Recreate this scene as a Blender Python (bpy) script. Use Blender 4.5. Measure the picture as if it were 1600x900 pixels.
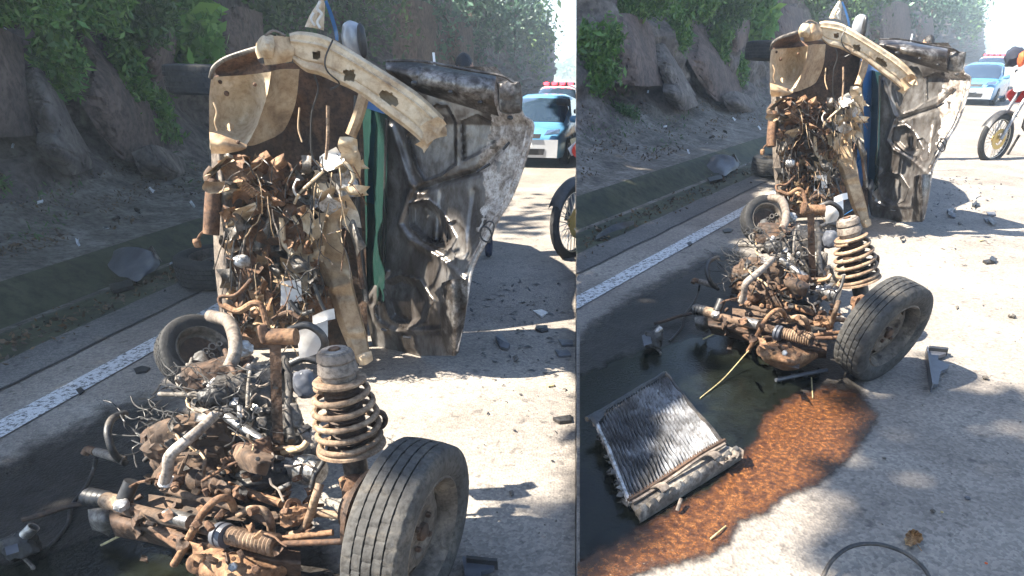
import bpy, bmesh, math, random
import numpy as np
from mathutils import Vector, Matrix, noise

for _o in list(bpy.data.objects):
    bpy.data.objects.remove(_o)
scene = bpy.context.scene
COL = scene.collection

# ---------------------------------------------------------------- camera, sky, sun, exposure
CX, CY, F, PITCH, CAMH = 900.0, 620.0, 1000.0, math.radians(27.5), 1.6
cam_data = bpy.data.cameras.new("camera")
cam = bpy.data.objects.new("camera", cam_data)
COL.objects.link(cam)
cam.location = (0, 0, CAMH)
cam.rotation_euler = (math.radians(90) - PITCH, 0, 0)
cam_data.sensor_width = 36.0
cam_data.lens = 36.0 * F / 1600.0
cam_data.shift_x = (800.0 - CX) / 1600.0
cam_data.shift_y = (CY - 450.0) / 1600.0
cam_data.clip_start = 0.05
cam_data.clip_end = 3000
scene.camera = cam

SUN_EL = math.radians(50)
SUN_TO = Vector((-1.0, -0.14, 0)).normalized() * math.cos(SUN_EL) + Vector((0, 0, math.sin(SUN_EL)))
world = bpy.data.worlds.new("World")
scene.world = world
world.use_nodes = True
wn = world.node_tree
sky = wn.nodes.new("ShaderNodeTexSky")
sky.sky_type = 'NISHITA'
sky.sun_disc = False
sky.sun_elevation = SUN_EL
sky.sun_rotation = math.atan2(SUN_TO.x, SUN_TO.y)
sky.dust_density = 0.6
sky.ozone_density = 2.0
bg = wn.nodes["Background"]
bg.inputs["Strength"].default_value = 0.075
wn.links.new(sky.outputs[0], bg.inputs[0])
sun_data = bpy.data.lights.new("sun", 'SUN')
sun_data.energy = 5.0
sun_data.angle = math.radians(0.55)
sun_data.color = (1.0, 0.92, 0.79)
sun = bpy.data.objects.new("sun", sun_data)
sun.rotation_euler = SUN_TO.to_track_quat('Z', 'Y').to_euler()
sun.location = (-8, -2, 14)
COL.objects.link(sun)
vs = scene.view_settings
vs.view_transform = 'Standard'
vs.look = 'None'
vs.exposure = 2.42
vs.gamma = 1.0
scene.cycles.max_bounces = 8
scene.cycles.transparent_max_bounces = 12

# ---------------------------------------------------------------- the two stretches of road
CAMP = Vector((0, 0, CAMH))
CP, SP = math.cos(PITCH), math.sin(PITCH)


class Place:
    """One stretch of road; points are given as picture position plus row depth or height over the road."""

    def __init__(s, name, a, bx, by, k, side, where):
        s.name, s.a, s.bx, s.by, s.k, s.side, s.where = name, a, bx, by, k, side, where

    def ray(s, u, v):
        x = (s.a * u + s.bx - CX) / F
        y = (s.a * v + s.by - CY) / F
        return Vector((x, CP - y * SP, -SP - y * CP))

    def D(s, row):
        r = s.ray(0, row)
        return CAMH / (s.k * r.y - r.z) * r.y

    def P(s, u, v, w=0.0):
        r = s.ray(u, v)
        if w > 50:
            t = s.D(w) / r.y
        else:
            t = (CAMH - w) / (s.k * r.y - r.z)
        return CAMP + r * t

    def m(s, n, u, v, w=0.0):
        r = s.ray(u, v)
        t = s.D(w) / r.y if w > 50 else (CAMH - w) / (s.k * r.y - r.z)
        return t * n * s.a / F

    def ground(s, p):
        return Vector((p.x, p.y, s.k * p.y))


LEFT = Place("L", 1.0, 0.0, 0.0, -0.0203, -1, "in the larger left view")
RIGHT = Place("R", 0.62, 1000.2, 2.1, 0.0152, 1, "in the smaller right view")


def rq(x, y):
    """picture position in the right view -> shared position"""
    return ((x - 1000.2) / 0.62, (y - 2.1) / 0.62)


# ---------------------------------------------------------------- materials
MATS = {}


def mk(name, cols, scale=6.0, rough=0.7, metal=0.0, bump=0.15, bscale=None, detail=8, stretch=None, coat=0.0,
       rvar=0.15, pos=None, distort=0.6, trans=0.0, grunge=.42):
    m = bpy.data.materials.new(name)
    m.use_nodes = True
    nt = m.node_tree
    N, Lk = nt.nodes, nt.links
    b = N["Principled BSDF"]
    tc = N.new("ShaderNodeTexCoord")
    mp = N.new("ShaderNodeMapping")
    Lk.new(tc.outputs["Object"], mp.inputs[0])
    if stretch:
        mp.inputs["Scale"].default_value = stretch
    n1 = N.new("ShaderNodeTexNoise")
    n1.inputs["Scale"].default_value = scale
    n1.inputs["Detail"].default_value = detail
    n1.inputs["Roughness"].default_value = 0.62
    n1.inputs["Distortion"].default_value = distort
    Lk.new(mp.outputs[0], n1.inputs["Vector"])
    cr = N.new("ShaderNodeValToRGB")
    el = cr.color_ramp.elements
    n = len(cols)
    ps = pos or ([0.5] if n == 1 else [0.3 + 0.4 * i / (n - 1) for i in range(n)])
    while len(el) < n:
        el.new(0.5)
    for i in range(n):
        el[i].position = ps[i]
        el[i].color = (*cols[i], 1)
    if n == 1:
        el[1].color = (*cols[0], 1)
    Lk.new(n1.outputs[0], cr.inputs[0])
    out = cr.outputs[0]
    if bump >= .1:
        n4 = N.new("ShaderNodeTexNoise")
        n4.inputs["Scale"].default_value = scale * 5.5
        n4.inputs["Detail"].default_value = 5
        n4.inputs["Roughness"].default_value = .7
        Lk.new(mp.outputs[0], n4.inputs["Vector"])
        c4 = N.new("ShaderNodeValToRGB")
        c4.color_ramp.elements[0].position = .36
        c4.color_ramp.elements[0].color = (grunge, grunge * .93, grunge * .86, 1)
        c4.color_ramp.elements[1].position = .56
        c4.color_ramp.elements[1].color = (1, 1, 1, 1)
        Lk.new(n4.outputs[0], c4.inputs[0])
        m4 = N.new("ShaderNodeMix")
        m4.data_type = 'RGBA'
        m4.blend_type = 'MULTIPLY'
        m4.inputs[0].default_value = 1
        Lk.new(out, m4.inputs[6])
        Lk.new(c4.outputs[0], m4.inputs[7])
        out = m4.outputs[2]
    Lk.new(out, b.inputs["Base Color"])
    b.inputs["Metallic"].default_value = metal
    if rvar:
        mr = N.new("ShaderNodeMapRange")
        mr.inputs["To Min"].default_value = max(0.02, rough - rvar)
        mr.inputs["To Max"].default_value = min(1, rough + rvar)
        Lk.new(n1.outputs[0], mr.inputs["Value"])
        Lk.new(mr.outputs[0], b.inputs["Roughness"])
    else:
        b.inputs["Roughness"].default_value = rough
    if bump:
        n2 = N.new("ShaderNodeTexNoise")
        n2.inputs["Scale"].default_value = bscale or scale * 5
        n2.inputs["Detail"].default_value = 6
        Lk.new(mp.outputs[0], n2.inputs["Vector"])
        bp = N.new("ShaderNodeBump")
        bp.inputs["Strength"].default_value = bump
        bp.inputs["Distance"].default_value = 0.02
        Lk.new(n2.outputs[0], bp.inputs["Height"])
        Lk.new(bp.outputs[0], b.inputs["Normal"])
    if coat:
        b.inputs["Coat Weight"].default_value = coat
        b.inputs["Coat Roughness"].default_value = 0.08
    if trans:
        b.inputs["Transmission Weight"].default_value = trans
    MATS[name] = m
    return m


def leafmat(name, c1, c2, c3):
    m = bpy.data.materials.new(name)
    m.use_nodes = True
    nt = m.node_tree
    N, Lk = nt.nodes, nt.links
    b = N["Principled BSDF"]
    geo = N.new("ShaderNodeNewGeometry")
    cr = N.new("ShaderNodeValToRGB")
    el = cr.color_ramp.elements
    el.new(0.5)
    for e, c, p in zip(el, (c1, c2, c3), (0.0, 0.55, 1.0)):
        e.position = p
        e.color = (*c, 1)
    Lk.new(geo.outputs["Random Per Island"], cr.inputs[0])
    Lk.new(cr.outputs[0], b.inputs["Base Color"])
    b.inputs["Roughness"].default_value = 0.5
    tr = N.new("ShaderNodeBsdfTranslucent")
    Lk.new(cr.outputs[0], tr.inputs["Color"])
    mx = N.new("ShaderNodeMixShader")
    mx.inputs[0].default_value = 0.22
    Lk.new(b.outputs[0], mx.inputs[1])
    Lk.new(tr.outputs[0], mx.inputs[2])
    Lk.new(mx.outputs[0], N["Material Output"].inputs[0])
    MATS[name] = m
    return m


mk("tan_dust", [(.13, .075, .04), (.36, .25, .145), (.52, .40, .26)], 6, .75, .0, .18, pos=[.28, .5, .7], grunge=.72)
mk("tan_bare", [(.20, .125, .07), (.47, .36, .235), (.60, .50, .36)], 5, .6, .15, .2, pos=[.27, .42, .68], grunge=.72)
mk("rust", [(.035, .018, .011), (.11, .055, .028), (.20, .115, .065)], 9, .85, .0, .3)
mk("rust_orange", [(.06, .028, .014), (.19, .10, .05), (.32, .20, .11)], 11, .85, 0, .25)
mk("rust_dark", [(.018, .013, .010), (.065, .038, .024), (.13, .075, .045)], 9, .75, .2, .3)
mk("mud_brown", [(.03, .02, .014), (.085, .052, .032), (.17, .11, .07)], 6, .9, 0, .35)
mk("hood_steel", [(.026, .022, .02), (.105, .092, .084), (.24, .23, .222), (.48, .475, .47)], 3.6, .33, .6, .12, rvar=.16, stretch=(1, 1, .5), pos=[.28, .43, .58, .74], distort=.5, grunge=.6)
mk("hood_dark", [(.016, .014, .013), (.07, .06, .054), (.28, .27, .26)], 9, .38, .6, .12, rvar=.2)
mk("hood_pale_sunlit", [(.10, .07, .05), (.33, .29, .26), (.6, .57, .54)], 9, .5, .15, .15, pos=[.3, .46, .64])
mk("steel", [(.12, .11, .10), (.35, .34, .33), (.5, .5, .5)], 12, .38, .8, .12)
mk("alu", [(.17, .16, .15), (.42, .41, .40), (.58, .57, .56)], 9, .5, .5, .2)
mk("alu_dirty", [(.03, .026, .022), (.13, .115, .10), (.32, .29, .25)], 9, .6, .3, .25)
mk("dark_metal", [(.012, .012, .013), (.05, .047, .045), (.11, .095, .08)], 9, .55, .4, .25)
mk("black_plastic", [(.008, .008, .009), (.022, .022, .024), (.05, .047, .045)], 6, .45, 0, .1)
mk("grey_plastic", [(.025, .028, .035), (.07, .075, .09), (.13, .13, .135)], 4, .45, 0, .08)
mk("hose_black", [(.01, .01, .011), (.028, .027, .027), (.09, .075, .06)], 12, .5, 0, .1)
mk("wire_black", [(.012, .012, .013), (.03, .028, .026)], 20, .5, 0, 0)
mk("hose_grey", [(.06, .048, .04), (.15, .122, .1), (.25, .21, .17)], 10, .7, 0, .15)
mk("hose_tan", [(.09, .055, .035), (.22, .145, .09), (.36, .26, .17)], 12, .75, 0, .15)
mk("pipe_pale", [(.10, .08, .066), (.24, .205, .175), (.42, .38, .33)], 10, .65, .1, .12)
mk("white_plastic", [(.36, .33, .29), (.58, .56, .53), (.7, .69, .67)], 5, .45, 0, .06)
mk("blue_paint", [(.02, .08, .2), (.03, .16, .42)], 4, .3, .1, .03, coat=.5)
mk("rubber", [(.007, .007, .008), (.016, .016, .017), (.035, .033, .031)], 10, .8, 0, .2)
mk("rubber_dust", [(.025, .024, .023), (.052, .05, .047), (.125, .108, .085)], 9, .85, 0, .2, pos=[.3, .52, .74])
mk("rim_dirty", [(.035, .03, .026), (.11, .092, .075), (.24, .2, .155)], 7, .7, .2, .2)
mk("glass_green_reflect", [(.01, .03, .028), (.02, .05, .04)], 2, .04, 0, 0, rvar=0, coat=1.0)  # windscreen: green reflection put into the glass tint
mk("glass_blue", [(.02, .035, .06), (.03, .05, .08)], 2, .06, 0, 0, rvar=0, coat=1.0)
mk("mirror_shell", [(.22, .23, .25), (.36, .37, .39)], 3, .3, .2, .03, coat=.4)
mk("chrome", [(.6, .6, .6)], 2, .12, 1, 0, rvar=0)
mk("police_blue", [(.07, .21, .38), (.10, .26, .44)], 1.5, .3, 0, .01, coat=.6)
mk("police_white", [(.62, .63, .65), (.74, .75, .76)], 1.5, .35, 0, .01, coat=.5)
mk("silver_paint", [(.42, .44, .47), (.52, .54, .57)], 1.5, .35, .3, .01, coat=.5)
mk("red_paint", [(.5, .02, .015), (.62, .03, .02)], 3, .35, 0, .02, coat=.5)
mk("orange_cloth", [(.6, .09, .02), (.75, .14, .03)], 6, .8, 0, .2)
mk("gold_hub", [(.4, .27, .08), (.55, .4, .14)], 4, .4, .6, .05)
mk("spoke", [(.5, .48, .42), (.62, .6, .54)], 6, .35, .6, 0)
mk("skin", [(.30, .16, .10), (.38, .21, .14)], 8, .55, 0, .05)
mk("hair", [(.006, .005, .005), (.018, .014, .012)], 30, .5, 0, .4, stretch=(1, 1, .2))
mk("navy_cloth", [(.01, .014, .03), (.02, .026, .05)], 14, .85, 0, .2)
mk("bark", [(.03, .022, .016), (.09, .065, .045), (.15, .115, .08)], 7, .9, 0, .6, stretch=(1, 1, .25))
mk("straw", [(.36, .28, .13), (.5, .42, .22)], 12, .8, 0, .1)
mk("dead_leaf", [(.16, .075, .025), (.30, .16, .06), (.38, .24, .10)], 25, .8, 0, .3)
mk("paper", [(.55, .58, .62), (.72, .74, .77)], 12, .7, 0, .2)
mk("red_glass", [(.4, .01, .01), (.6, .02, .02)], 5, .2, 0, 0, rvar=0)
mk("stone", [(.05, .045, .04), (.12, .105, .09), (.2, .18, .155)], 14, .9, 0, .3)
leafmat("leaf", (.045, .11, .02), (.085, .19, .034), (.15, .26, .05))
leafmat("leaf_bright", (.06, .17, .025), (.11, .26, .04), (.19, .35, .065))
leafmat("leaf_dark", (.034, .08, .022), (.06, .125, .034), (.1, .18, .045))
leafmat("leaf_haze_tint", (.04, .09, .06), (.06, .14, .085), (.1, .2, .11))  # blue veil over the far trees put into the leaf colour
leafmat("leaf_litter", (.03, .02, .012), (.08, .05, .028), (.16, .10, .05))


def rockmat():
    m = mk("rock", [(.03, .025, .022), (.095, .078, .07), (.16, .135, .118), (.25, .22, .195)], 1.6, .88, 0, .5, bscale=9,
           pos=[.25, .45, .6, .78], distort=1.4)
    return m


rockmat()
mk("rock_red", [(.045, .032, .027), (.115, .08, .068), (.17, .12, .10)], 1.8, .88, 0, .5, bscale=8, distort=1.2)
mk("bank_soil", [(.06, .052, .043), (.145, .127, .105), (.25, .23, .205)], 3.0, .95, 0, .6, bscale=14)
mk("moss_concrete", [(.014, .018, .008), (.036, .042, .017), (.06, .062, .032), (.09, .088, .066)], 1.5, .8, 0, .35, bscale=12,
   pos=[.25, .45, .62, .78])


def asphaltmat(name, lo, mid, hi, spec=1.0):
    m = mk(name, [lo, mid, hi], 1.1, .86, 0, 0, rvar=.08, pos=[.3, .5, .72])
    nt = m.node_tree
    N, Lk = nt.nodes, nt.links
    b = N["Principled BSDF"]
    src = b.inputs["Base Color"].links[0].from_socket
    tc = [n for n in N if n.type == 'TEX_COORD'][0]
    vo = N.new("ShaderNodeTexVoronoi")
    vo.inputs["Scale"].default_value = 80
    Lk.new(tc.outputs["Object"], vo.inputs["Vector"])
    cr = N.new("ShaderNodeValToRGB")
    cr.color_ramp.elements[0].position = .12
    cr.color_ramp.elements[0].color = (.45, .45, .47, 1)
    cr.color_ramp.elements[1].position = .95
    cr.color_ramp.elements[1].color = (1.35, 1.33, 1.28, 1)
    sep = N.new("ShaderNodeSeparateColor")
    Lk.new(vo.outputs["Color"], sep.inputs[0])
    Lk.new(sep.outputs[0], cr.inputs[0])
    mx = N.new("ShaderNodeMix")
    mx.data_type = 'RGBA'
    mx.blend_type = 'MULTIPLY'
    mx.inputs[0].default_value = spec
    Lk.new(src, mx.inputs[6])
    Lk.new(cr.outputs[0], mx.inputs[7])
    # small tar spots and stains
    n3 = N.new("ShaderNodeTexNoise")
    n3.inputs["Scale"].default_value = 17
    n3.inputs["Detail"].default_value = 3
    Lk.new(tc.outputs["Object"], n3.inputs["Vector"])
    c3 = N.new("ShaderNodeValToRGB")
    c3.color_ramp.elements[0].position = .30
    c3.color_ramp.elements[0].color = (.45, .45, .46, 1)
    c3.color_ramp.elements[1].position = .40
    c3.color_ramp.elements[1].color = (1, 1, 1, 1)
    Lk.new(n3.outputs[0], c3.inputs[0])
    m2 = N.new("ShaderNodeMix")
    m2.data_type = 'RGBA'
    m2.blend_type = 'MULTIPLY'
    m2.inputs[0].default_value = .8
    Lk.new(mx.outputs[2], m2.inputs[6])
    Lk.new(c3.outputs[0], m2.inputs[7])
    Lk.new(m2.outputs[2], b.inputs["Base Color"])
    bp = N.new("ShaderNodeBump")
    bp.inputs["Strength"].default_value = .55
    bp.inputs["Distance"].default_value = .006
    Lk.new(vo.outputs["Distance"], bp.inputs["Height"])
    Lk.new(bp.outputs[0], b.inputs["Normal"])
    return m


asphaltmat("asphalt", (.135, .118, .102), (.20, .176, .152), (.27, .245, .212), .5)
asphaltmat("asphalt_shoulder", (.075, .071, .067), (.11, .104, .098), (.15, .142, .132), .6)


def worn(name, col, lo, hi, sc, rough=.7):
    """paint with bare spots worn through it"""
    m = mk(name, [(.10, .095, .09), col], sc, rough, 0, .1, pos=[lo, hi], detail=10, distort=.2)
    return m


worn("line_paint", (.62, .63, .64), .40, .50, 38)


def fluid(name, cols, scale, pos, rough, bump, bscale, lo, hi, esc, edge=None, dist=1.0, spec=.12, amax=1.0):
    """film of liquid: it thins out and breaks up towards its rim (attribute cov: distance from the rim)"""
    m = mk(name, cols, scale, rough, 0, bump, bscale=bscale, rvar=.04, pos=pos, distort=dist, grunge=.5)
    nt = m.node_tree
    N, Lk = nt.nodes, nt.links
    b = N["Principled BSDF"]
    b.inputs["Specular IOR Level"].default_value = spec
    at = N.new("ShaderNodeAttribute")
    at.attribute_name = "cov"
    tc = [n for n in N if n.type == 'TEX_COORD'][0]
    n1 = N.new("ShaderNodeTexNoise")
    n1.inputs["Scale"].default_value = esc
    n1.inputs["Detail"].default_value = 7
    n1.inputs["Roughness"].default_value = .65
    Lk.new(tc.outputs["Object"], n1.inputs["Vector"])
    ad = N.new("ShaderNodeMath")
    ad.operation = 'MULTIPLY_ADD'
    Lk.new(n1.outputs[0], ad.inputs[0])
    ad.inputs[1].default_value = 1.5
    Lk.new(at.outputs["Fac"], ad.inputs[2])
    mr = N.new("ShaderNodeMapRange")
    mr.inputs["From Min"].default_value = lo
    mr.inputs["From Max"].default_value = hi
    mr.inputs["To Max"].default_value = amax
    Lk.new(ad.outputs[0], mr.inputs["Value"])
    if edge:
        src = b.inputs["Base Color"].links[0].from_socket
        m2 = N.new("ShaderNodeMapRange")
        m2.inputs["From Min"].default_value = lo
        m2.inputs["From Max"].default_value = hi + .45
        Lk.new(ad.outputs[0], m2.inputs["Value"])
        mx = N.new("ShaderNodeMix")
        mx.data_type = 'RGBA'
        Lk.new(m2.outputs[0], mx.inputs[0])
        mx.inputs[6].default_value = (*edge, 1)
        Lk.new(src, mx.inputs[7])
        Lk.new(mx.outputs[2], b.inputs["Base Color"])
    tr = N.new("ShaderNodeBsdfTransparent")
    ms = N.new("ShaderNodeMixShader")
    Lk.new(mr.outputs[0], ms.inputs[0])
    Lk.new(tr.outputs[0], ms.inputs[1])
    Lk.new(b.outputs[0], ms.inputs[2])
    Lk.new(ms.outputs[0], N["Material Output"].inputs[0])
    return m


fluid("oil_water", [(.003, .004, .004), (.007, .009, .007), (.018, .019, .011)], 2.2, [.3, .5, .72], .1, .12, 60, .60, 1.0, 12, None, 1.0, .16, .94)
fluid("rusty_fluid", [(.022, .012, .009), (.075, .029, .012), (.17, .066, .02), (.29, .14, .05)], 46, [.28, .44, .58, .78], .16, .5, 140, .50, 1.0, 20, (.020, .011, .009), .2, .5, .88)
fluid("wet_shaded_asphalt", [(.016, .015, .014), (.032, .029, .027), (.06, .053, .047)], 5, [.3, .5, .72], .4, .3, 70, .5, 1.2, 9)


# ---------------------------------------------------------------- mesh helpers
def catmull(pts, n):
    """smooth list of Vectors / tuples through control points, n samples per span"""
    p = [np.array(q, float) for q in pts]
    if len(p) < 3:
        return [Vector(p[0] + (p[1] - p[0]) * i / n) for i in range(n + 1)]
    p = [2 * p[0] - p[1]] + p + [2 * p[-1] - p[-2]]
    out = []
    for i in range(1, len(p) - 2):
        a, b, c, d = p[i - 1:i + 3]
        for j in range(n):
            t = j / n
            out.append(.5 * ((2 * b) + (c - a) * t + (2 * a - 5 * b + 4 * c - d) * t * t + (3 * b - a - 3 * c + d) * t ** 3))
    out.append(p[-2])
    return [Vector(o) for o in out]


def perp(d):
    a = Vector((0, 0, 1)) if abs(d.z) < .9 else Vector((1, 0, 0))
    x = d.cross(a).normalized()
    return x, d.cross(x).normalized()


class MB:
    def __init__(s):
        s.v, s.f = [], []

    def add(s, vs, fs):
        o = len(s.v)
        s.v += vs
        s.f += [tuple(i + o for i in f) for f in fs]

    def tube(s, path, r, n=8, caps=True, flat=None):
        k = len(path)
        rs = r if isinstance(r, (list, tuple)) else [r] * k
        if len(rs) != k:
            rs = list(np.interp(np.linspace(0, 1, k), np.linspace(0, 1, len(rs)), rs))
        vs, fs = [], []
        px = None
        for i, p in enumerate(path):
            d = (path[min(i + 1, k - 1)] - path[max(i - 1, 0)])
            if d.length < 1e-9:
                d = Vector((0, 0, 1))
            d.normalize()
            if px is None:
                x, y = perp(d)
            else:
                x = (px - d * px.dot(d))
                if x.length < 1e-6:
                    x, y = perp(d)
                x.normalize()
                y = d.cross(x)
            px = x
            for j in range(n):
                a = 2 * math.pi * j / n
                vs.append(p + (x * math.cos(a) + y * math.sin(a) * (flat or 1)) * rs[i])
        for i in range(k - 1):
            for j in range(n):
                a, b = i * n + j, i * n + (j + 1) % n
                fs.append((a, b, b + n, a + n))
        if caps:
            fs.append(tuple(range(n))[::-1])
            fs.append(tuple(range((k - 1) * n, k * n)))
        s.add(vs, fs)

    def pipe_open(s, path, r, th, n=14):
        """hollow tube: outer and inner skin joined at both ends"""
        k = len(path)
        a = MB(); a.tube(path, r, n, False)
        b = MB(); b.tube(path, r - th, n, False)
        o = len(a.v)
        fs = list(a.f) + [tuple(i + o for i in f)[::-1] for f in b.f]
        for e in (0, k - 1):
            for j in range(n):
                p, q = e * n + j, e * n + (j + 1) % n
                fs.append((p, o + p, o + q, q) if e == 0 else (p, q, o + q, o + p))
        s.add(a.v + b.v, fs)

    def lathe(s, c, axis, prof, n=32, closed=False, fn=None):
        """prof: list of (along, radius)"""
        d = axis.normalized()
        x, y = perp(d)
        k = len(prof)
        vs, fs = [], []
        for i, (t, r) in enumerate(prof):
            for j in range(n):
                a = 2 * math.pi * j / n
                rr = r + (fn(i, j) if fn else 0)
                vs.append(c + d * t + (x * math.cos(a) + y * math.sin(a)) * rr)
        for i in range(k if closed else k - 1):
            for j in range(n):
                a, b = i * n + j, i * n + (j + 1) % n
                a2, b2 = ((i + 1) % k) * n + j, ((i + 1) % k) * n + (j + 1) % n
                fs.append((a, b, b2, a2))
        if not closed:
            if prof[0][1] > 1e-6:
                fs.append(tuple(range(n))[::-1])
            if prof[-1][1] > 1e-6:
                fs.append(tuple(range((k - 1) * n, k * n)))
        s.add(vs, fs)

    def box(s, c, ax, ay, az, bev=0.0):
        """c centre; ax, ay, az half-extent vectors; bevel as fraction"""
        if bev <= 0:
            vs = [c + ax * i + ay * j + az * k for k in (-1, 1) for j in (-1, 1) for i in (-1, 1)]
            s.add(vs, [(0, 2, 3, 1), (4, 5, 7, 6), (0, 1, 5, 4), (2, 6, 7, 3), (0, 4, 6, 2), (1, 3, 7, 5)])
            return
        e = 1 - bev
        vs = []
        for k, q in ((-1, e), (-e, 1), (e, 1), (1, e)):
            for i, j in ((-1, -e), (-e, -1), (e, -1), (1, -e), (1, e), (e, 1), (-e, 1), (-1, e)):
                vs.append(c + ax * i * q + ay * j * q + az * k)
        fs = []
        for l in range(3):
            for j in range(8):
                a, b = l * 8 + j, l * 8 + (j + 1) % 8
                fs.append((a, b, b + 8, a + 8))
        fs += [tuple(range(8))[::-1], tuple(range(24, 32))]
        s.add(vs, fs)

    def grid(s, rows, th=None, back=None):
        """rows: list of lists of Vectors; th pushes a second skin along the direction away from the camera"""
        h, w = len(rows), len(rows[0])
        vs = [p for r in rows for p in r]
        fs = []
        for i in range(h - 1):
            for j in range(w - 1):
                a = i * w + j
                fs.append((a, a + w, a + w + 1, a + 1))
        if th:
            o = len(vs)
            vs = vs + [p + ((p - CAMP).normalized() * th if back is None else back * th) for p in vs]
            fs += [(f[0] + o, f[3] + o, f[2] + o, f[1] + o) for f in fs]
            rim = [j for j in range(w)] + [i * w + w - 1 for i in range(1, h)] + [(h - 1) * w + j for j in range(w - 2, -1, -1)] + [i * w for i in range(h - 2, 0, -1)]
            for q in range(len(rim)):
                a, b = rim[q], rim[(q + 1) % len(rim)]
                fs.append((a, b, b + o, a + o))
        s.add(vs, fs)

    def build(s, name, mat, parent=None, smooth=40, clip=None, kind=None, label=None):
        off = parent_loc(parent) if parent else None
        if off is None:
            a = np.array([tuple(p) for p in s.v])
            off = Vector(((a[:, 0].min() + a[:, 0].max()) / 2, (a[:, 1].min() + a[:, 1].max()) / 2, a[:, 2].min()))
        me = bpy.data.meshes.new(name)
        me.from_pydata([p - off for p in s.v], [], s.f)
        if clip is not None:
            bm = bmesh.new()
            bm.from_mesh(me)
            bmesh.ops.bisect_plane(bm, geom=bm.verts[:] + bm.edges[:] + bm.faces[:], plane_co=Vector((clip.side * .003, 0, 0)) - off,
                                   plane_no=(-clip.side, 0, 0), clear_outer=True)
            bm.to_mesh(me)
            bm.free()
        me.validate()
        me.update()
        if smooth and len(me.polygons):
            me.polygons.foreach_set("use_smooth", [True] * len(me.polygons))
            me.set_sharp_from_angle(angle=math.radians(smooth))
        me.materials.append(MATS[mat] if isinstance(mat, str) else mat)
        o = bpy.data.objects.new(name, me)
        COL.objects.link(o)
        if parent:
            o.parent = parent
        else:
            o.location = off
        if kind:
            o["kind"] = kind
        if label:
            o["label"] = label
        return o


def parent_loc(p):
    l = Vector((0, 0, 0))
    while p is not None:
        l = l + Vector(p.location)
        p = p.parent
    return l


def tag(o, label, cat, group=None):
    o["label"] = label
    o["category"] = cat
    if group:
        o["group"] = group
    return o


def thing(name, loc, label, cat, group=None):
    o = bpy.data.objects.new(name, None)
    o.empty_display_size = .2
    o.location = loc
    COL.objects.link(o)
    return tag(o, label, cat, group)


def bil(ctrl, nu, nv):
    """Catmull-Rom surface through a control grid of tuples"""
    rows = [catmull(r, nu) for r in ctrl]
    cols = [catmull([r[j] for r in rows], nv) for j in range(len(rows[0]))]
    return [[cols[j][i] for j in range(len(cols))] for i in range(len(cols[0]))]


def sheet(S, ctrl, nu=6, nv=6, th=.006, amp=0.0, freq=.03, fn=None, seed=0.0, mb=None):
    """a bent plate given by (u, v, depth) control points; fn(u,v) lifts it towards the viewer, in picture units"""
    g = bil(ctrl, nu, nv)
    rows = []
    for r in g:
        rr = []
        for q in r:
            p = S.P(q.x, q.y, q.z)
            d = 0.0
            if amp:
                d += amp * noise.noise((q.x * freq + seed, q.y * freq, seed * 3.1))
                d += .4 * amp * noise.noise((q.x * freq * 2.7 + seed, q.y * freq * 2.7, seed + 9))
            if fn:
                d += fn(q.x, q.y)
            if d:
                p = p + (CAMP - p).normalized() * S.m(d, q.x, q.y, q.z)
            rr.append(p)
        rows.append(rr)
    mb = mb or MB()
    mb.grid(rows, th)
    return mb


def hose(S, pts, r, n=8, k=6, mb=None, caps=True):
    """smooth tube through (u, v, depth) points, radius r in picture units"""
    P = [S.P(*p) for p in pts]
    rad = [S.m(r if not isinstance(r, (list, tuple)) else r[min(i, len(r) - 1)], *p) for i, p in enumerate(pts)]
    path = catmull(P, k) if k > 1 else P
    mb = mb or MB()
    mb.tube(path, rad, n, caps)
    return mb


def blob(S, u, v, w, ru, rv, rd, seed=0, amp=.25, mb=None, sub=3, freq=2.0, cubic=0.0, up=None):
    """lumpy casting: noisy rounded body centred on the point, radii in picture units"""
    mb = mb or MB()
    bm = bmesh.new()
    bmesh.ops.create_icosphere(bm, subdivisions=sub, radius=1)
    c = S.P(u, v, w)
    d = (c - CAMP).normalized()
    X = d.cross(Vector((0, 0, 1))).normalized()
    Y = X.cross(d).normalized()
    s = S.m(1, u, v, w)
    vs = []
    for q in bm.verts:
        p = q.co.copy()
        if cubic:
            mxx = max(abs(p.x), abs(p.y), abs(p.z))
            p = p * (1 - cubic) + (p / mxx) * .8 * cubic
        f = 1 + amp * (noise.noise(p * freq + Vector((seed, seed * 2, 0))) + .5 * noise.noise(p * freq * 2.7 + Vector((seed, 0, 5))))
        p = p * f
        vs.append(c + (X * p.x * ru + Y * p.y * rv + d * p.z * rd) * s)
    fs = [tuple(x.index for x in f.verts) for f in bm.faces]
    bm.free()
    mb.add(vs, fs)
    return mb


def slab(S, poly, w, th, mb=None, bev=0):
    """flat plate cut to an outline of (u, v) points standing at one depth, th in metres"""
    mb = mb or MB()
    n = len(poly)
    pts = [S.P(p[0], p[1], p[2] if len(p) > 2 else w) for p in poly]
    c = sum(pts, Vector()) / n
    d = (c - CAMP).normalized()
    mb.add(pts + [p + d * th for p in pts], [tuple(range(n))[::-1], tuple(range(n, 2 * n))] + [(i, (i + 1) % n, (i + 1) % n + n, i + n) for i in range(n)])
    return mb


def lay(S, poly, h, th, mb=None, z2=None):
    """piece lying on the road: outline of (u, v) points, top at height h"""
    mb = mb or MB()
    n = len(poly)
    pts = [S.P(p[0], p[1], p[2] if len(p) > 2 else h) for p in poly]
    mb.add(pts + [p - Vector((0, 0, th)) for p in pts], [tuple(range(n)), tuple(range(n, 2 * n))[::-1]] + [(i, i + n, (i + 1) % n + n, (i + 1) % n) for i in range(n)])
    return mb


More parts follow.
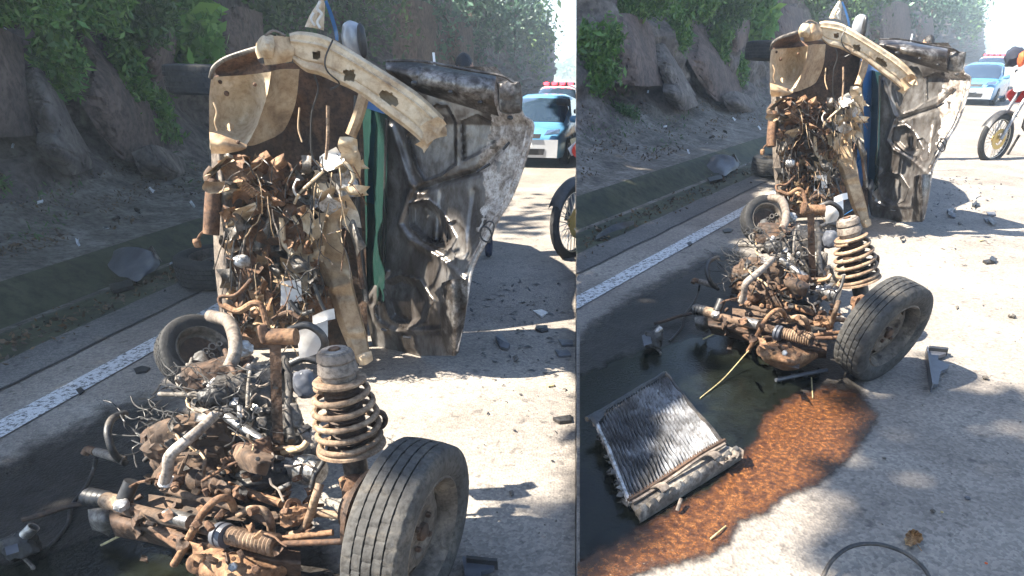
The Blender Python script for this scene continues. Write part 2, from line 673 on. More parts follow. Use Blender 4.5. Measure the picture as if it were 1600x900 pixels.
def leaves(pts, size, rng, droop=.3, ar=.5):
    """many small pointed leaves, one per point"""
    n = len(pts)
    pts = np.asarray(pts)
    d = rng.normal(size=(n, 3))
    d[:, 2] -= droop
    d /= np.linalg.norm(d, axis=1)[:, None]
    e = rng.normal(size=(n, 3))
    x = np.cross(d, e)
    x /= np.linalg.norm(x, axis=1)[:, None]
    s = size * rng.uniform(.45, 1.25, n)[:, None] * np.where(rng.uniform(size=n) < .12, 1.7, 1.0)[:, None]
    a = pts - d * s * .5
    b = pts + x * s * ar * .5
    c = pts + d * s * .5
    e2 = pts - x * s * ar * .5
    v = np.stack([a, b, c, e2], 1).reshape(-1, 3)
    return v


def leafmesh(name, v, mat, parent=None, kind=None):
    n = len(v) // 4
    off = parent_loc(parent) if parent else Vector(v.mean(0))
    me = bpy.data.meshes.new(name)
    me.vertices.add(len(v))
    me.vertices.foreach_set("co", (v - np.array(off)).astype(np.float32).ravel())
    me.loops.add(n * 4)
    me.loops.foreach_set("vertex_index", np.arange(n * 4, dtype=np.int32))
    me.polygons.add(n)
    me.polygons.foreach_set("loop_start", np.arange(0, n * 4, 4, dtype=np.int32))
    me.update()
    me.validate()
    me.materials.append(MATS[mat])
    o = bpy.data.objects.new(name, me)
    COL.objects.link(o)
    if parent:
        o.parent = parent
    else:
        o.location = off
    if kind:
        o["kind"] = kind
    return o
# ================================================================ the setting
VPU, VPV = 985.0, 125.0
BANK = [(567, 567, 0), (545, 545, .0), (521, 521, .0), (511, 506, .05), (476, 487, .1), (440, 470, .1), (414, 448, .35), (385, 430, .5), (355, 410, .6),
        (325, 394, .7), (295, 382, .9), (262, 373, 1.1), (228, 366, 1.3), (190, 361, 1.5), (150, 357, 1.6), (105, 353, 1.6), (60, 349, 1.6), (10, 345, 1.6),
        (-50, 341, 1.5), (-120, 336, 1.4), (-200, 330, 1.2), (-290, 322, 1.), (-360, 310, .8), (-400, 285, .8), (-420, 250, .8)]


def qof(u):
    return (VPU - u) / VPU


def wallrow(u, f=.0):
    return VPV + (350 - VPV + f) * qof(u)


def bankpt(S, q, v, row):
    return S.P(VPU * (1 - q), VPV + (v - VPV) * q, VPV + (row - VPV) * q)


def roaddir(S):
    r = S.ray(VPU, VPV)
    return Vector((r.x, r.y, S.k * r.y)) / r.y


mk("tar_seam", [(.012, .012, .012), (.03, .029, .028)], 8, .7, 0, .2)


def ground_sheet():
    mb = MB()
    for side, k in ((-1, LEFT.k), (1, RIGHT.k)):
        xs = [0, 20 * side, 60 * side, 200 * side, 700 * side]
        ys = [-40, 0, 20, 60, 200, 900]
        rows = [[Vector((x, y, k * min(y, 200) - .06)) for x in xs] for y in ys]
        if side > 0:
            rows = [r[::-1] for r in rows]
        mb.grid(rows)
    o = mb.build("ground", "bank_soil")
    o["kind"] = "structure"


def road(S):
    d = roaddir(S)
    e = S.P(0, 567)

    def along(p, y):
        return p + d * (y - p.y)
    ye = [-4, -2, 0, 1, 2, 3, 4, 5, 6, 8, 10, 14, 20, 30, 36]
    if S.side > 0:
        ye += [50, 80, 120, 180]
    rows = []
    for y in ye:
        a = along(e, y)
        if S.side < 0:
            b = Vector((-.003, y, S.k * y))
            a.x = min(a.x, -.01)
        else:
            b = Vector((40 + max(0, y), y, S.k * y))
            a.x = max(a.x, .003)
        a.z = S.k * y
        rows.append([a + (b - a) * t for t in np.linspace(0, 1, 12)])
    mb = MB()
    mb.grid(rows)
    o = mb.build("road", "asphalt", smooth=0)
    o["kind"] = "structure"

    def strip(name, v0, v1, z, mat, y0, y1, jag=0.0):
        p0, p1 = S.P(0, v0), S.P(0, v1)
        rws = []
        for i, y in enumerate(np.arange(y0, y1, .1)):
            a, b = along(p0, y), along(p1, y)
            j = jag * noise.noise((y * 2.3, v0, 0)) + jag * .4 * noise.noise((y * 9, v0, 4))
            rws.append([Vector((a.x + j, y, S.k * y + z)), Vector((b.x + j * .6, y, S.k * y + z))])
        m2 = MB()
        m2.grid(rws)
        o2 = m2.build(name, mat, smooth=0, clip=S)
        o2["kind"] = "structure"
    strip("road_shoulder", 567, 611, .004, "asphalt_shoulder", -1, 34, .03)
    strip("road_seam", 609, 612.5, .0065, "tar_seam", -1, 30, .035)
    strip("road_marking", 659, 687, .008, "line_paint", -1, 34, .004)


def bank(S):
    qs = np.concatenate([np.linspace(.12, .4, 60, endpoint=False), np.linspace(.4, 1.25, 170, endpoint=False), np.linspace(1.25, 2.0, 50)])
    prof = catmull([Vector(p) for p in BANK], 5)
    n1 = 5 * 5
    for name, lo, hi, mat in (("gutter", 0, n1, "moss_concrete"), ("bank", n1, len(prof) - 1, "bank_soil")):
        rows = []
        for q in qs:
            r = []
            for i in range(lo, hi + 1):
                v, row, am = prof[i]
                p = bankpt(S, q, v, row)
                if i < 10:
                    p.z -= .002
                if 10 < i < 22:
                    p.z -= .05 * math.sin((i - 10) / 12 * math.pi)
                s = p * 1.0
                a = max(am - .1, 0.0)
                n = noise.noise(s * .9) * .30 + noise.noise(s * 2.3 + Vector((7, 0, 0))) * .14 + noise.noise(s * 6) * .05
                rid = 1 - abs(noise.noise(s * .7 + Vector((3, 3, 1)))) * 2
                n += .22 * rid * max(0, am - .8)
                p = p + Vector((n * a * .8, -n * a * .5, n * a * .22))
                r.append(p)
            rows.append(r)
        mb = MB()
        mb.grid(rows)
        o = mb.build(name, mat, smooth=50 if name == "gutter" else 28, clip=S)
        o["kind"] = "structure"
        if name == "bank":
            o.data.materials.append(MATS["rock"])
            cen = [p.center.z + o.location.z - S.k * (p.center.y + o.location.y) for p in o.data.polygons]
            idx = []
            for p, z in zip(o.data.polygons, cen):
                c = p.center + o.location
                idx.append(1 if z + .35 * noise.noise(c * 1.3) > .62 else 0)
            o.data.polygons.foreach_set("material_index", idx)
            return o


ROCKS = [  # control grids of the big rock faces (u, v, lift of the row)
    ([[(112, 66, -14), (135, 55, -12), (166, 86, -14)], [(118, 140, 4), (176, 148, 12), (228, 152, 0)], [(158, 214, 10), (205, 254, 16), (280, 226, 4)]], "rock_red"),
    ([[(30, 112, -6), (58, 106, 0), (86, 124, -6)], [(44, 160, 6), (80, 163, 16), (112, 186, 8)], [(60, 206, 10), (96, 222, 22), (142, 238, 12)]], "rock"),
    ([[(58, 208, 8), (86, 204, 16), (112, 214, 14)], [(58, 230, 14), (92, 234, 26), (136, 238, 18)], [(72, 258, 12), (108, 274, 22), (148, 262, 16)]], "rock"),
    ([[(-95, 40, -10), (-30, 30, 0), (36, 60, -10)], [(-85, 110, 4), (-25, 120, 14), (42, 140, 4)], [(-70, 205, 8), (0, 214, 16), (58, 212, 8)]], "rock_red"),
    ([[(212, 36, -10), (246, 26, 0), (280, 40, -12)], [(212, 82, 2), (246, 80, 12), (274, 82, 0)], [(224, 118, 4), (246, 128, 8), (264, 112, 0)]], "rock_red"),
    ([[(330, 20, -6), (370, 10, 6), (410, 20, -6)], [(330, 70, 4), (372, 70, 14), (412, 74, 4)], [(334, 120, 6), (372, 130, 14), (408, 124, 6)]], "rock_red"),
    ([[(610, 10, 0), (650, 0, 12), (690, 14, 0)], [(612, 60, 4), (655, 60, 16), (694, 60, 4)], [(616, 110, 4), (655, 118, 14), (696, 112, 4)]], "rock_red"),
    ([[(700, 40, 0), (718, 34, 8), (738, 40, 0)], [(700, 70, 2), (718, 70, 12), (740, 72, 2)], [(702, 104, 2), (720, 108, 10), (740, 104, 2)]], "rock_red"),
    ([[(205, 238, 18), (240, 226, 24), (285, 246, 18)], [(215, 262, 22), (255, 258, 34), (300, 276, 24)], [(230, 284, 20), (270, 290, 26), (308, 292, 20)]], "rock"),
]


def rocks(S, parent):
    for i, (ctrl, mat) in enumerate(ROCKS):
        c2 = [[(u, v, wallrow(u, 20 + l)) for u, v, l in r] for r in ctrl]

        def fn(u, v, i=i):
            a = noise.cell((u * .03 + i * 7 + .2 * v * .03, v * .018 - u * .012, i)) * 5 + noise.cell((u * .09 + i * 3 + v * .05, v * .06 - u * .04, i)) * 1.5
            t_ = ((v * .8 - u * .55) * .045 + noise.noise((u * .01, v * .01, i)) * 1.5) % 1
            a -= 5 * math.exp(-((t_ - .5) / .05) ** 2)
            a += 6 * (1 - abs(noise.noise((u * .02 + i, v * .013, i * 3.3))) * 2)
            return a + 1.5 * noise.noise((u * .06, v * .06, i))
        mb = sheet(S, c2, 15, 15, th=.5, fn=fn, seed=i * 3.7)
        mb.build("rock", mat, parent, smooth=22, clip=S)


def clump_pts(S, u, v, row, ru, rv, rd, n, rng, k=22, spread=.2):
    c = S.P(u, v, row)
    s = S.m(1, u, v, row)
    cen = rng.normal(size=(k, 3))
    cen /= np.linalg.norm(cen, axis=1)[:, None]
    cen *= rng.uniform(.35, 1.0, k)[:, None]
    p = cen[rng.integers(0, k, n)] + rng.normal(size=(n, 3)) * spread
    R = np.array([ru * s, max(rd * s, .25), rv * s])
    return p * R + np.array(c)


SHRUBS = [  # name, label, u, v, ru, rv, count, size px, material
    ("fern_bush", "dark green fern bush at the far left of the bank", -105, 150, 62, 85, 2600, 15, "leaf"),
    ("weed_clump", "low weeds at the bank foot, left of the rocks", -60, 290, 70, 28, 900, 10, "leaf_dark"),
    ("vine_curtain", "leafy vines hanging over the top left rock face", 10, 5, 95, 42, 2600, 12, "leaf"),
    ("grass_tuft", "long bright grass tuft hanging between the two largest rocks", 92, 88, 34, 52, 1900, 13, "leaf"),
    ("leafy_shrub", "green shrub on the ledge above the largest sloping rock", 130, 12, 60, 36, 1900, 12, "leaf"),
    ("creeper", "green creeper spilling down right side of the largest rock", 205, 105, 30, 48, 1500, 11, "leaf"),
    ("ledge_bush", "thick dark bush above the creeper on the bank", 205, 18, 60, 48, 2200, 12, "leaf_dark"),
    ("broadleaf_bush", "bright broad leaved branches hanging just above the upturned wheel", 306, 40, 46, 62, 900, 21, "leaf_bright"),
    ("small_bush", "small bush low between the rocks left of the upturned wheel", 246, 180, 28, 42, 1000, 10, "leaf"),
    ("foot_weeds", "scrubby weeds at the foot of the largest rock", 210, 262, 62, 14, 700, 8, "leaf_dark"),
]


def shrubs(S):
    for i, (nm, lab, u, v, ru, rv, n, sz, mat) in enumerate(SHRUBS):
        if S is LEFT and u < -80:
            continue
        rng = np.random.default_rng(100 + i)
        row = wallrow(u, 22)
        t = thing(nm, S.P(u, v + rv * .9, row), lab + " " + S.where, "bush", "shrubs on the rock bank")
        n = int(n * 1.5)
        p = clump_pts(S, u, v, row, ru, rv, max(16, ru * .4), n, rng, k=30)
        size = S.m(sz * 1.2, u, v, row)
        lv = leaves(p, size, rng, .5, .5 if sz > 18 else .32)
        x = lv.reshape(-1, 4, 3)
        keep = (x[:, :, 0] * S.side > .01).all(1)
        leafmesh("foliage", x[keep].reshape(-1, 3), mat, t)
        mb = MB()
        c = S.P(u, v + rv * .9, row - 8)
        for j in range(6):
            e = Vector(p[rng.integers(0, n)])
            mb.tube(catmull([c, c.lerp(e, .5) + Vector(rng.normal(size=3) * .05), e], 4), [S.m(1.6, u, v, row), S.m(.5, u, v, row)], 5)
        mb.build("stem", "bark", t, clip=S)


TREES = [  # label, u, v crown, ru, rv, n, size px, mat, trunk base v
    ("dark leafy tree on the bank above the tan wheel housing", 420, -40, 95, 95, 4200, 13, "leaf_dark"),
    ("dense shaded tree behind the side mirror", 540, -20, 85, 110, 4200, 12, "leaf_dark"),
    ("hazy blue green tree behind the top of the open hood", 640, -10, 80, 90, 4200, 10, "leaf_haze_tint"),
    ("tall hazy tree above the head of the standing person", 735, 5, 72, 85, 4600, 9, "leaf_haze_tint"),
    ("hazy tree above the red police lights", 800, 30, 50, 80, 4000, 8, "leaf_haze_tint"),
    ("last tree of the row, pale against the white sky", 832, 55, 36, 62, 2400, 8, "leaf"),
    ("tree overhanging the road from the top of the rock bank", 60, -190, 170, 120, 3500, 16, "leaf"),
]
SHADE_V = [170, 300, 440, 530, 600, 700, 800, 900, 960, 1100, 1250, 1450, 1700]
SHADE_U = [930, 590, 315, 268, 248, 236, 214, 150, 92, 55, 10, -110, -300]


def trees(S):
    for i, (lab, u, v, ru, rv, n, sz, mat) in enumerate(TREES):
        rng = np.random.default_rng(300 + i)
        row = wallrow(u, -4)
        base = S.P(u, -190 * qof(u) + 80, row)
        big = i == len(TREES) - 1
        if big:
            base = bankpt(S, qof(u), -200, 328)
        t = thing("tree", base, lab + " " + S.where, "tree", "trees along the rock bank")
        p = clump_pts(S, u, v, row, ru, rv, max(30, ru * .8), n, rng, k=40, spread=.24)
        size = S.m(sz, u, v, row)
        lv = leaves(p, size, rng, .3, .45)
        if big:
            # crown reaching out over the verge: it shades the bank, the gutter and the edge of the road
            pts = []
            rr = np.random.default_rng(77)
            ds = [S.D(a) for a in SHADE_V]
            yy = rr.uniform(ds[-1], min(ds[0], 26 if S is LEFT else 40), 260000)
            inv = np.interp(yy, ds[::-1], SHADE_V[::-1])
            uu_e = np.interp(inv, SHADE_V, SHADE_U)
            vg_ = np.linspace(160, 1800, 200)
            x1 = np.interp(inv, vg_, [S.P(np.interp(b, SHADE_V, SHADE_U), b).x for b in vg_])
            x0 = np.interp(inv, vg_, [S.P(VPU - (VPV - b) / (VPV - 330) * VPU, b).x for b in vg_]) - .3
            if S is LEFT:
                x0 = np.maximum(x0, -7.5)
                x1 = np.minimum(x1, 0)
            else:
                x0 = np.maximum(x0, 0)
            w = rr.uniform(0, 1, len(yy))
            wid = np.maximum(x1 - x0, 0)
            keep = rr.uniform(0, 9, len(yy)) < wid
            x = x0 + wid * w
            cnt = 0
            sc = 1.0 if S is LEFT else 1.3
            for X, Y, k in zip(x, yy, keep):
                if not k:
                    continue
                g = Vector((X, Y, S.k * Y))
                edge = noise.noise((X * .9, Y * .9, 3.0)) + .55 * noise.noise((X * 2.6, Y * 2.6, 9.0))
                if edge > .72:
                    continue
                h = 5.2 + 1.6 * noise.noise((X * .4, Y * .4, 20)) + rr.uniform(-.7, 1.3)
                q = g + SUN_TO * (h * sc / SUN_TO.z)
                pts.append(tuple(q))
                cnt += 1
                if cnt > 40000 * sc:
                    break
            # thin sprays further out: dappled light on the near road of the right view
            if S is RIGHT:
                for (xr, yr, rad, nn) in ((1440, 655, .22, 60), (1560, 650, .3, 40), (1590, 730, .22, 60), (1480, 790, .18, 60), (1440, 850, .14, 40),
                                          (1585, 850, .2, 110), (1350, 895, .08, 14), (1530, 905, .15, 70)):
                    g = S.P(*rq(xr, yr))
                    for _ in range(nn):
                        gg = g + Vector((rr.normal() * rad, rr.normal() * rad, 0))
                        pts.append(tuple(gg + SUN_TO * ((9 + rr.uniform(0, 2)) / SUN_TO.z)))
            if S is LEFT:
                for (xl, yl, rad, nn) in ((890, 870, .1, 50), (780, 350, .5, 60), (850, 330, .6, 60)):
                    g = S.P(xl, yl)
                    for _ in range(nn):
                        gg = g + Vector((rr.normal() * rad, rr.normal() * rad, 0))
                        pts.append(tuple(gg + SUN_TO * ((9 + rr.uniform(0, 2)) / SUN_TO.z)))
            for (uu, vv, rw, rad, nn) in ((296, 125, 440, .38, 420), (310, 300, 470, .3, 160)):
                g = S.P(uu, vv, rw)
                for _ in range(nn):
                    gg = g + Vector((rr.normal() * rad * .6 - .1, rr.normal() * rad, 0))
                    pts.append(tuple(gg + SUN_TO * ((5 + rr.uniform(0, 1.5)) / SUN_TO.z)))
            l2 = leaves(np.array(pts), .32, rr, .1, .6)
            lv = np.concatenate([lv, l2])
        x = lv.reshape(-1, 4, 3)
        if not big:
            keep = (x[:, :, 0] * S.side > .01).all(1)
            x = x[keep]
        leafmesh("crown", x.reshape(-1, 3), mat, t)
        mb = MB()
        c = S.P(u, v, row)
        top = c + Vector((.2, 0, S.m(rv * .6, u, v, row)))
        r0 = S.m(9 if not big else 14, u, v, row)
        mb.tube(catmull([base - Vector((0, 0, .3)), base.lerp(top, .35) + Vector((.1, .05, 0)), base.lerp(top, .7) - Vector((.08, 0, 0)), top], 5), [r0, r0 * .75, r0 * .5, r0 * .15], 9)
        for j in range(8):
            e = Vector(p[rng.integers(0, n)])
            if e.x * S.side < .2:
                continue
            st = base.lerp(top, rng.uniform(.25, .8))
            mb.tube(catmull([st, st.lerp(e, .5) + Vector((0, 0, .12)), e], 4), [r0 * .4, r0 * .25, r0 * .06], 6)
        if big:
            for j in range(7):
                e = Vector(pts[int(rng.integers(0, min(20000, len(pts))))])
                st = base.lerp(top, rng.uniform(.4, .8))
                mb.tube(catmull([st, st.lerp(e, .5) + Vector((0, 0, .5)), e], 6), [r0 * .5, r0 * .3, r0 * .05], 6)
        mb.build("trunk", "bark", t)


def ground_scatter(S):
    rng = np.random.default_rng(5)
    pts = []
    for _ in range(5200):
        q = rng.uniform(.45, 1.45)
        k = rng.uniform(6, 11.5)
        i = int(k)
        v = BANK[i][0] + (BANK[i + 1][0] - BANK[i][0]) * (k - i)
        row = BANK[i][1] + (BANK[i + 1][1] - BANK[i][1]) * (k - i)
        if noise.noise((q * 9, k * .8, 2)) < -.05:
            continue
        p = bankpt(S, q, v, row)
        if p.x * S.side > .06:
            pts.append(tuple(p + Vector((0, 0, .03))))
    for _ in range(900):
        q = rng.uniform(.5, 1.5)
        v = 545 + rng.normal() * 14
        p = bankpt(S, q, v, v)
        if p.x * S.side > .06:
            pts.append(tuple(p + Vector((0, 0, .012))))
    lv = leaves(np.array(pts), S.m(7, 0, 420, 430), rng, 0, .45)
    o = leafmesh("leaf_litter", lv, "leaf_litter", kind="stuff")
    tag(o, "brown leaf litter scattered over the foot of the bank " + S.where, "leaf litter")
    o["kind"] = "stuff"
    pts = []
    for _ in range(2600):
        q = rng.uniform(.5, 1.4)
        k = rng.uniform(6.3, 12)
        i = int(k)
        if noise.noise((q * 7, k * .7, 12)) < .12:
            continue
        p = bankpt(S, q, BANK[i][0] + (BANK[i + 1][0] - BANK[i][0]) * (k - i), BANK[i][1] + (BANK[i + 1][1] - BANK[i][1]) * (k - i))
        if p.x * S.side > .06:
            pts.append(tuple(p + Vector((0, 0, .05))))
    lv = leaves(np.array(pts), S.m(9, 0, 420, 430), rng, -1.2, .25)
    o = leafmesh("ground_cover", lv, "leaf_dark", kind="stuff")
    tag(o, "patchy low green weeds on the soil of the bank " + S.where, "weeds")
    o["kind"] = "stuff"


def far_hill(S):
    """low wooded rise beyond the bend of the road"""
    rows = []
    for v, row in ((131, 131), (122, 130), (112, 129.6), (104, 129.3)):
        r = []
        for u in np.linspace(855, 1100, 26):
            vv = v
            if v < 125:
                vv = v - 22 * max(0, 1 - abs(u - 905) / 55) * (131 - v) / 27 - 16 * max(0, 1 - abs(u - 985) / 60) * (131 - v) / 27 + 3 * noise.noise((u * .08, v * .1, 0))
            r.append(S.P(u, vv, row))
        rows.append(r)
    mb = MB()
    mb.grid(rows)
    MATS.get("far_green") or mk("far_green", [(.05, .085, .03), (.09, .14, .05), (.13, .18, .075)], .12, .9, 0, 0)
    o = mb.build("hill", "far_green", clip=S)
    o["kind"] = "structure"
    rng = np.random.default_rng(8)
    pts = []
    for _ in range(5000):
        u = rng.uniform(862, 1090)
        h = 26 * max(0, 1 - abs(u - 905) / 55) + 18 * max(0, 1 - abs(u - 985) / 60) + 20 + 6 * noise.noise((u * .12, 0, 0))
        p = S.P(u, 130 - h * math.sqrt(rng.uniform(0, 1)), rng.uniform(129.7, 132))
        if p.x * S.side > .3:
            pts.append(tuple(p))
    lv = leaves(np.array(pts), S.m(5, 950, 120, 131), rng, 0, .7)
    x = lv.reshape(-1, 4, 3)
    keep = (x[:, :, 0] * S.side > .01).all(1)
    o = leafmesh("woodland", x[keep].reshape(-1, 3), "leaf", kind="stuff")
    tag(o, "far green woods beyond the police cars " + S.where, "woods")
    o["kind"] = "stuff"


def puddle(S, name, poly, z, mat, lab, margin=14, unit=26.0):
    """thin film on the road: fine grid around the outline, with the distance to the rim stored per vertex"""
    x0, x1 = min(p[0] for p in poly) - margin, max(p[0] for p in poly) + margin
    y0, y1 = min(p[1] for p in poly) - margin, max(p[1] for p in poly) + margin
    st = 6.0
    nx, ny = int((x1 - x0) / st) + 2, int((y1 - y0) / st) + 2
    P, cov = [], []
    ring = poly + [poly[0]]
    for j in range(ny):
        for i in range(nx):
            x, y = x0 + i * st, y0 + j * st
            u, v = rq(x, y)
            P.append(S.P(u, v, z))
            d = min(math.hypot(x - a[0] - t * (b[0] - a[0]), y - a[1] - t * (b[1] - a[1])) for a, b in zip(ring[:-1], ring[1:])
                    for t in (max(0, min(1, ((x - a[0]) * (b[0] - a[0]) + (y - a[1]) * (b[1] - a[1])) / ((b[0] - a[0]) ** 2 + (b[1] - a[1]) ** 2))),))
            ins = False
            for a, b in zip(ring[:-1], ring[1:]):
                if (a[1] > y) != (b[1] > y) and x < (b[0] - a[0]) * (y - a[1]) / (b[1] - a[1]) + a[0]:
                    ins = not ins
            cov.append((d if ins else -d) / unit)
    c = S.ground(P[len(P) // 2])
    fs = []
    for j in range(ny - 1):
        for i in range(nx - 1):
            q = (j * nx + i, (j + 1) * nx + i, (j + 1) * nx + i + 1, j * nx + i + 1)
            if max(cov[k] for k in q) > -margin / unit and all(P[k].x * S.side > .002 for k in q):
                fs.append(q)
    me = bpy.data.meshes.new(name)
    me.from_pydata([p - c for p in P], [], fs)
    at = me.attributes.new("cov", 'FLOAT', 'POINT')
    at.data.foreach_set("value", cov)
    me.update()
    me.materials.append(MATS[mat])
    o = bpy.data.objects.new(name, me)
    o.location = c
    COL.objects.link(o)
    tag(o, lab + " " + S.where, "puddle")
    o["kind"] = "stuff"
    return o


WET_SHADE = [(870, 560), (930, 500), (985, 462), (1040, 432), (1095, 404), (1140, 388), (1180, 400), (1220, 440), (1270, 470), (1320, 540), (1352, 612), (1340, 640), (1280, 660), (1200, 700), (1130, 770), (1040, 820), (940, 880), (870, 915)]  # wet stain, widened to the left to darken the shaded lane
OIL = [(880, 600), (960, 560), (1020, 545), (1075, 525), (1130, 520), (1190, 545), (1260, 580), (1290, 590), (1250, 612), (1215, 640), (1192, 690), (1140, 760), (1050, 803), (960, 853), (880, 893)]
RUSTY = [(1345, 616), (1376, 648), (1338, 702), (1302, 740), (1268, 762), (1228, 774), (1198, 798), (1152, 812), (1138, 848), (1106, 866), (1060, 880), (1010, 890), (960, 915), (880, 945), (880, 888), (960, 846), (1050, 796),
         (1105, 768), (1140, 735), (1180, 688), (1196, 650), (1232, 622), (1290, 604)]

ground_sheet()
for S in (LEFT, RIGHT):
    road(S)
    b = bank(S)
    rocks(S, b)
    far_hill(S)
    shrubs(S)
    trees(S)
    ground_scatter(S)
    puddle(S, "wet_stain_shade", WET_SHADE, .0095, "wet_shaded_asphalt", "dark wet stain around the torn off engine, widened to deepen the lane shade", 30, 30.)
    puddle(S, "oil_puddle", OIL, .0115, "oil_water", "dark greenish oily puddle in front of the engine", 16, 22.)
    puddle(S, "rusty_puddle", RUSTY, .0135, "rusty_fluid", "orange brown rusty coolant spill beside the dark puddle", 14, 20.)


def glare_haze():
    mb = MB()
    mb.box(Vector((0, 440, 7)), Vector((705, 0, 0)), Vector((0, 490, 0)), Vector((0, 0, 15)))
    me = bpy.data.materials.new("air")
    me.use_nodes = True
    n = me.node_tree
    n.nodes.remove(n.nodes["Principled BSDF"])
    pv = n.nodes.new("ShaderNodeVolumePrincipled")
    pv.inputs["Color"].default_value = (.72, .86, 1.0, 1)
    pv.inputs["Density"].default_value = HAZE
    pv.inputs["Anisotropy"].default_value = .2
    n.links.new(pv.outputs[0], n.nodes["Material Output"].inputs["Volume"])
    o = mb.build("haze", me, smooth=0)
    tag(o, "pale bluish haze over the road, added in place of lens flare", "haze")
    o["kind"] = "stuff"


HAZE = 0.003  # added haze, a light version of lens flare and veil
glare_haze()
# ================================================================ the overturned car body
def dist_poly(u, v, pts):
    best = 1e9
    for i in range(len(pts) - 1):
        ax, ay = pts[i]
        bx, by = pts[i + 1]
        dx, dy = bx - ax, by - ay
        t = max(0, min(1, ((u - ax) * dx + (v - ay) * dy) / (dx * dx + dy * dy + 1e-9)))
        best = min(best, math.hypot(u - ax - t * dx, v - ay - t * dy))
    return best


def inside(u, v, poly):
    c = False
    n = len(poly)
    for i in range(n):
        (ax, ay), (bx, by) = poly[i], poly[(i + 1) % n]
        if (ay > v) != (by > v) and u < (bx - ax) * (v - ay) / (by - ay) + ax:
            c = not c
    return c


def recess(u, v, poly, depth, soft):
    d = dist_poly(u, v, poly + [poly[0]])
    ins = inside(u, v, poly)
    rim = math.exp(-(d / 2.4) ** 2) * depth * .22 * (0 if ins else 1)
    return (-depth * min(1, d / (soft * .45)) if ins else 0) + rim


def ridge(u, v, pts, h, w):
    return h * math.exp(-(dist_poly(u, v, pts) / w) ** 2)


HOOD_REC = [([(636, 212), (660, 180), (681, 163), (700, 166), (713, 190), (714, 257), (690, 274), (663, 283), (651, 264)], 7, 6),
            ([(721, 189), (746, 179), (780, 196), (782, 215), (750, 240), (723, 253)], 6, 6),
            ([(602, 440), (625, 430), (655, 438), (676, 470), (664, 502), (636, 514), (610, 498), (601, 470)], 15, 22),
            ([(640, 318), (668, 312), (690, 330), (712, 372), (700, 392), (664, 376), (640, 352)], 14, 20),
            ([(697, 348), (712, 344), (726, 360), (728, 396), (712, 402), (698, 380)], 5, 4)]
HOOD_RID = [([(647, 378), (690, 405), (728, 440)], 7, 5), ([(583, 481), (592, 505), (615, 518), (678, 517), (716, 510)], 6, 5),
            ([(612, 200), (640, 285), (655, 300)], 5, 5), ([(640, 300), (622, 350), (640, 375)], 6, 5), ([(574, 470), (598, 425)], 6, 6),
            ([(585, 500), (590, 450), (605, 425)], 5, 4)]
HOOD_GROOVE = [([(655, 297), (700, 282), (746, 268), (790, 226)], -10, 5), ([(690, 300), (684, 380)], -3, 4), ([(742, 300), (730, 400)], -3, 5)]


def hood_fn(u, v):
    d = 0
    for p, a, s in HOOD_REC:
        d += recess(u, v, p, a, s)
    for p, a, s in HOOD_RID + HOOD_GROOVE:
        d += ridge(u, v, p, a, s)
    d += 2.0 * noise.noise((u * .012, v * .012, 1)) + .5 * noise.noise((u * .09, v * .09, 2))
    w = max(0, (u - 735) / 90) * (1 if v < 400 else 0)
    d += w * (5 * abs(noise.noise((u * .03, v * .022, 4))) + 3 * abs(noise.noise((u * .07, v * .05, 6))))
    return d


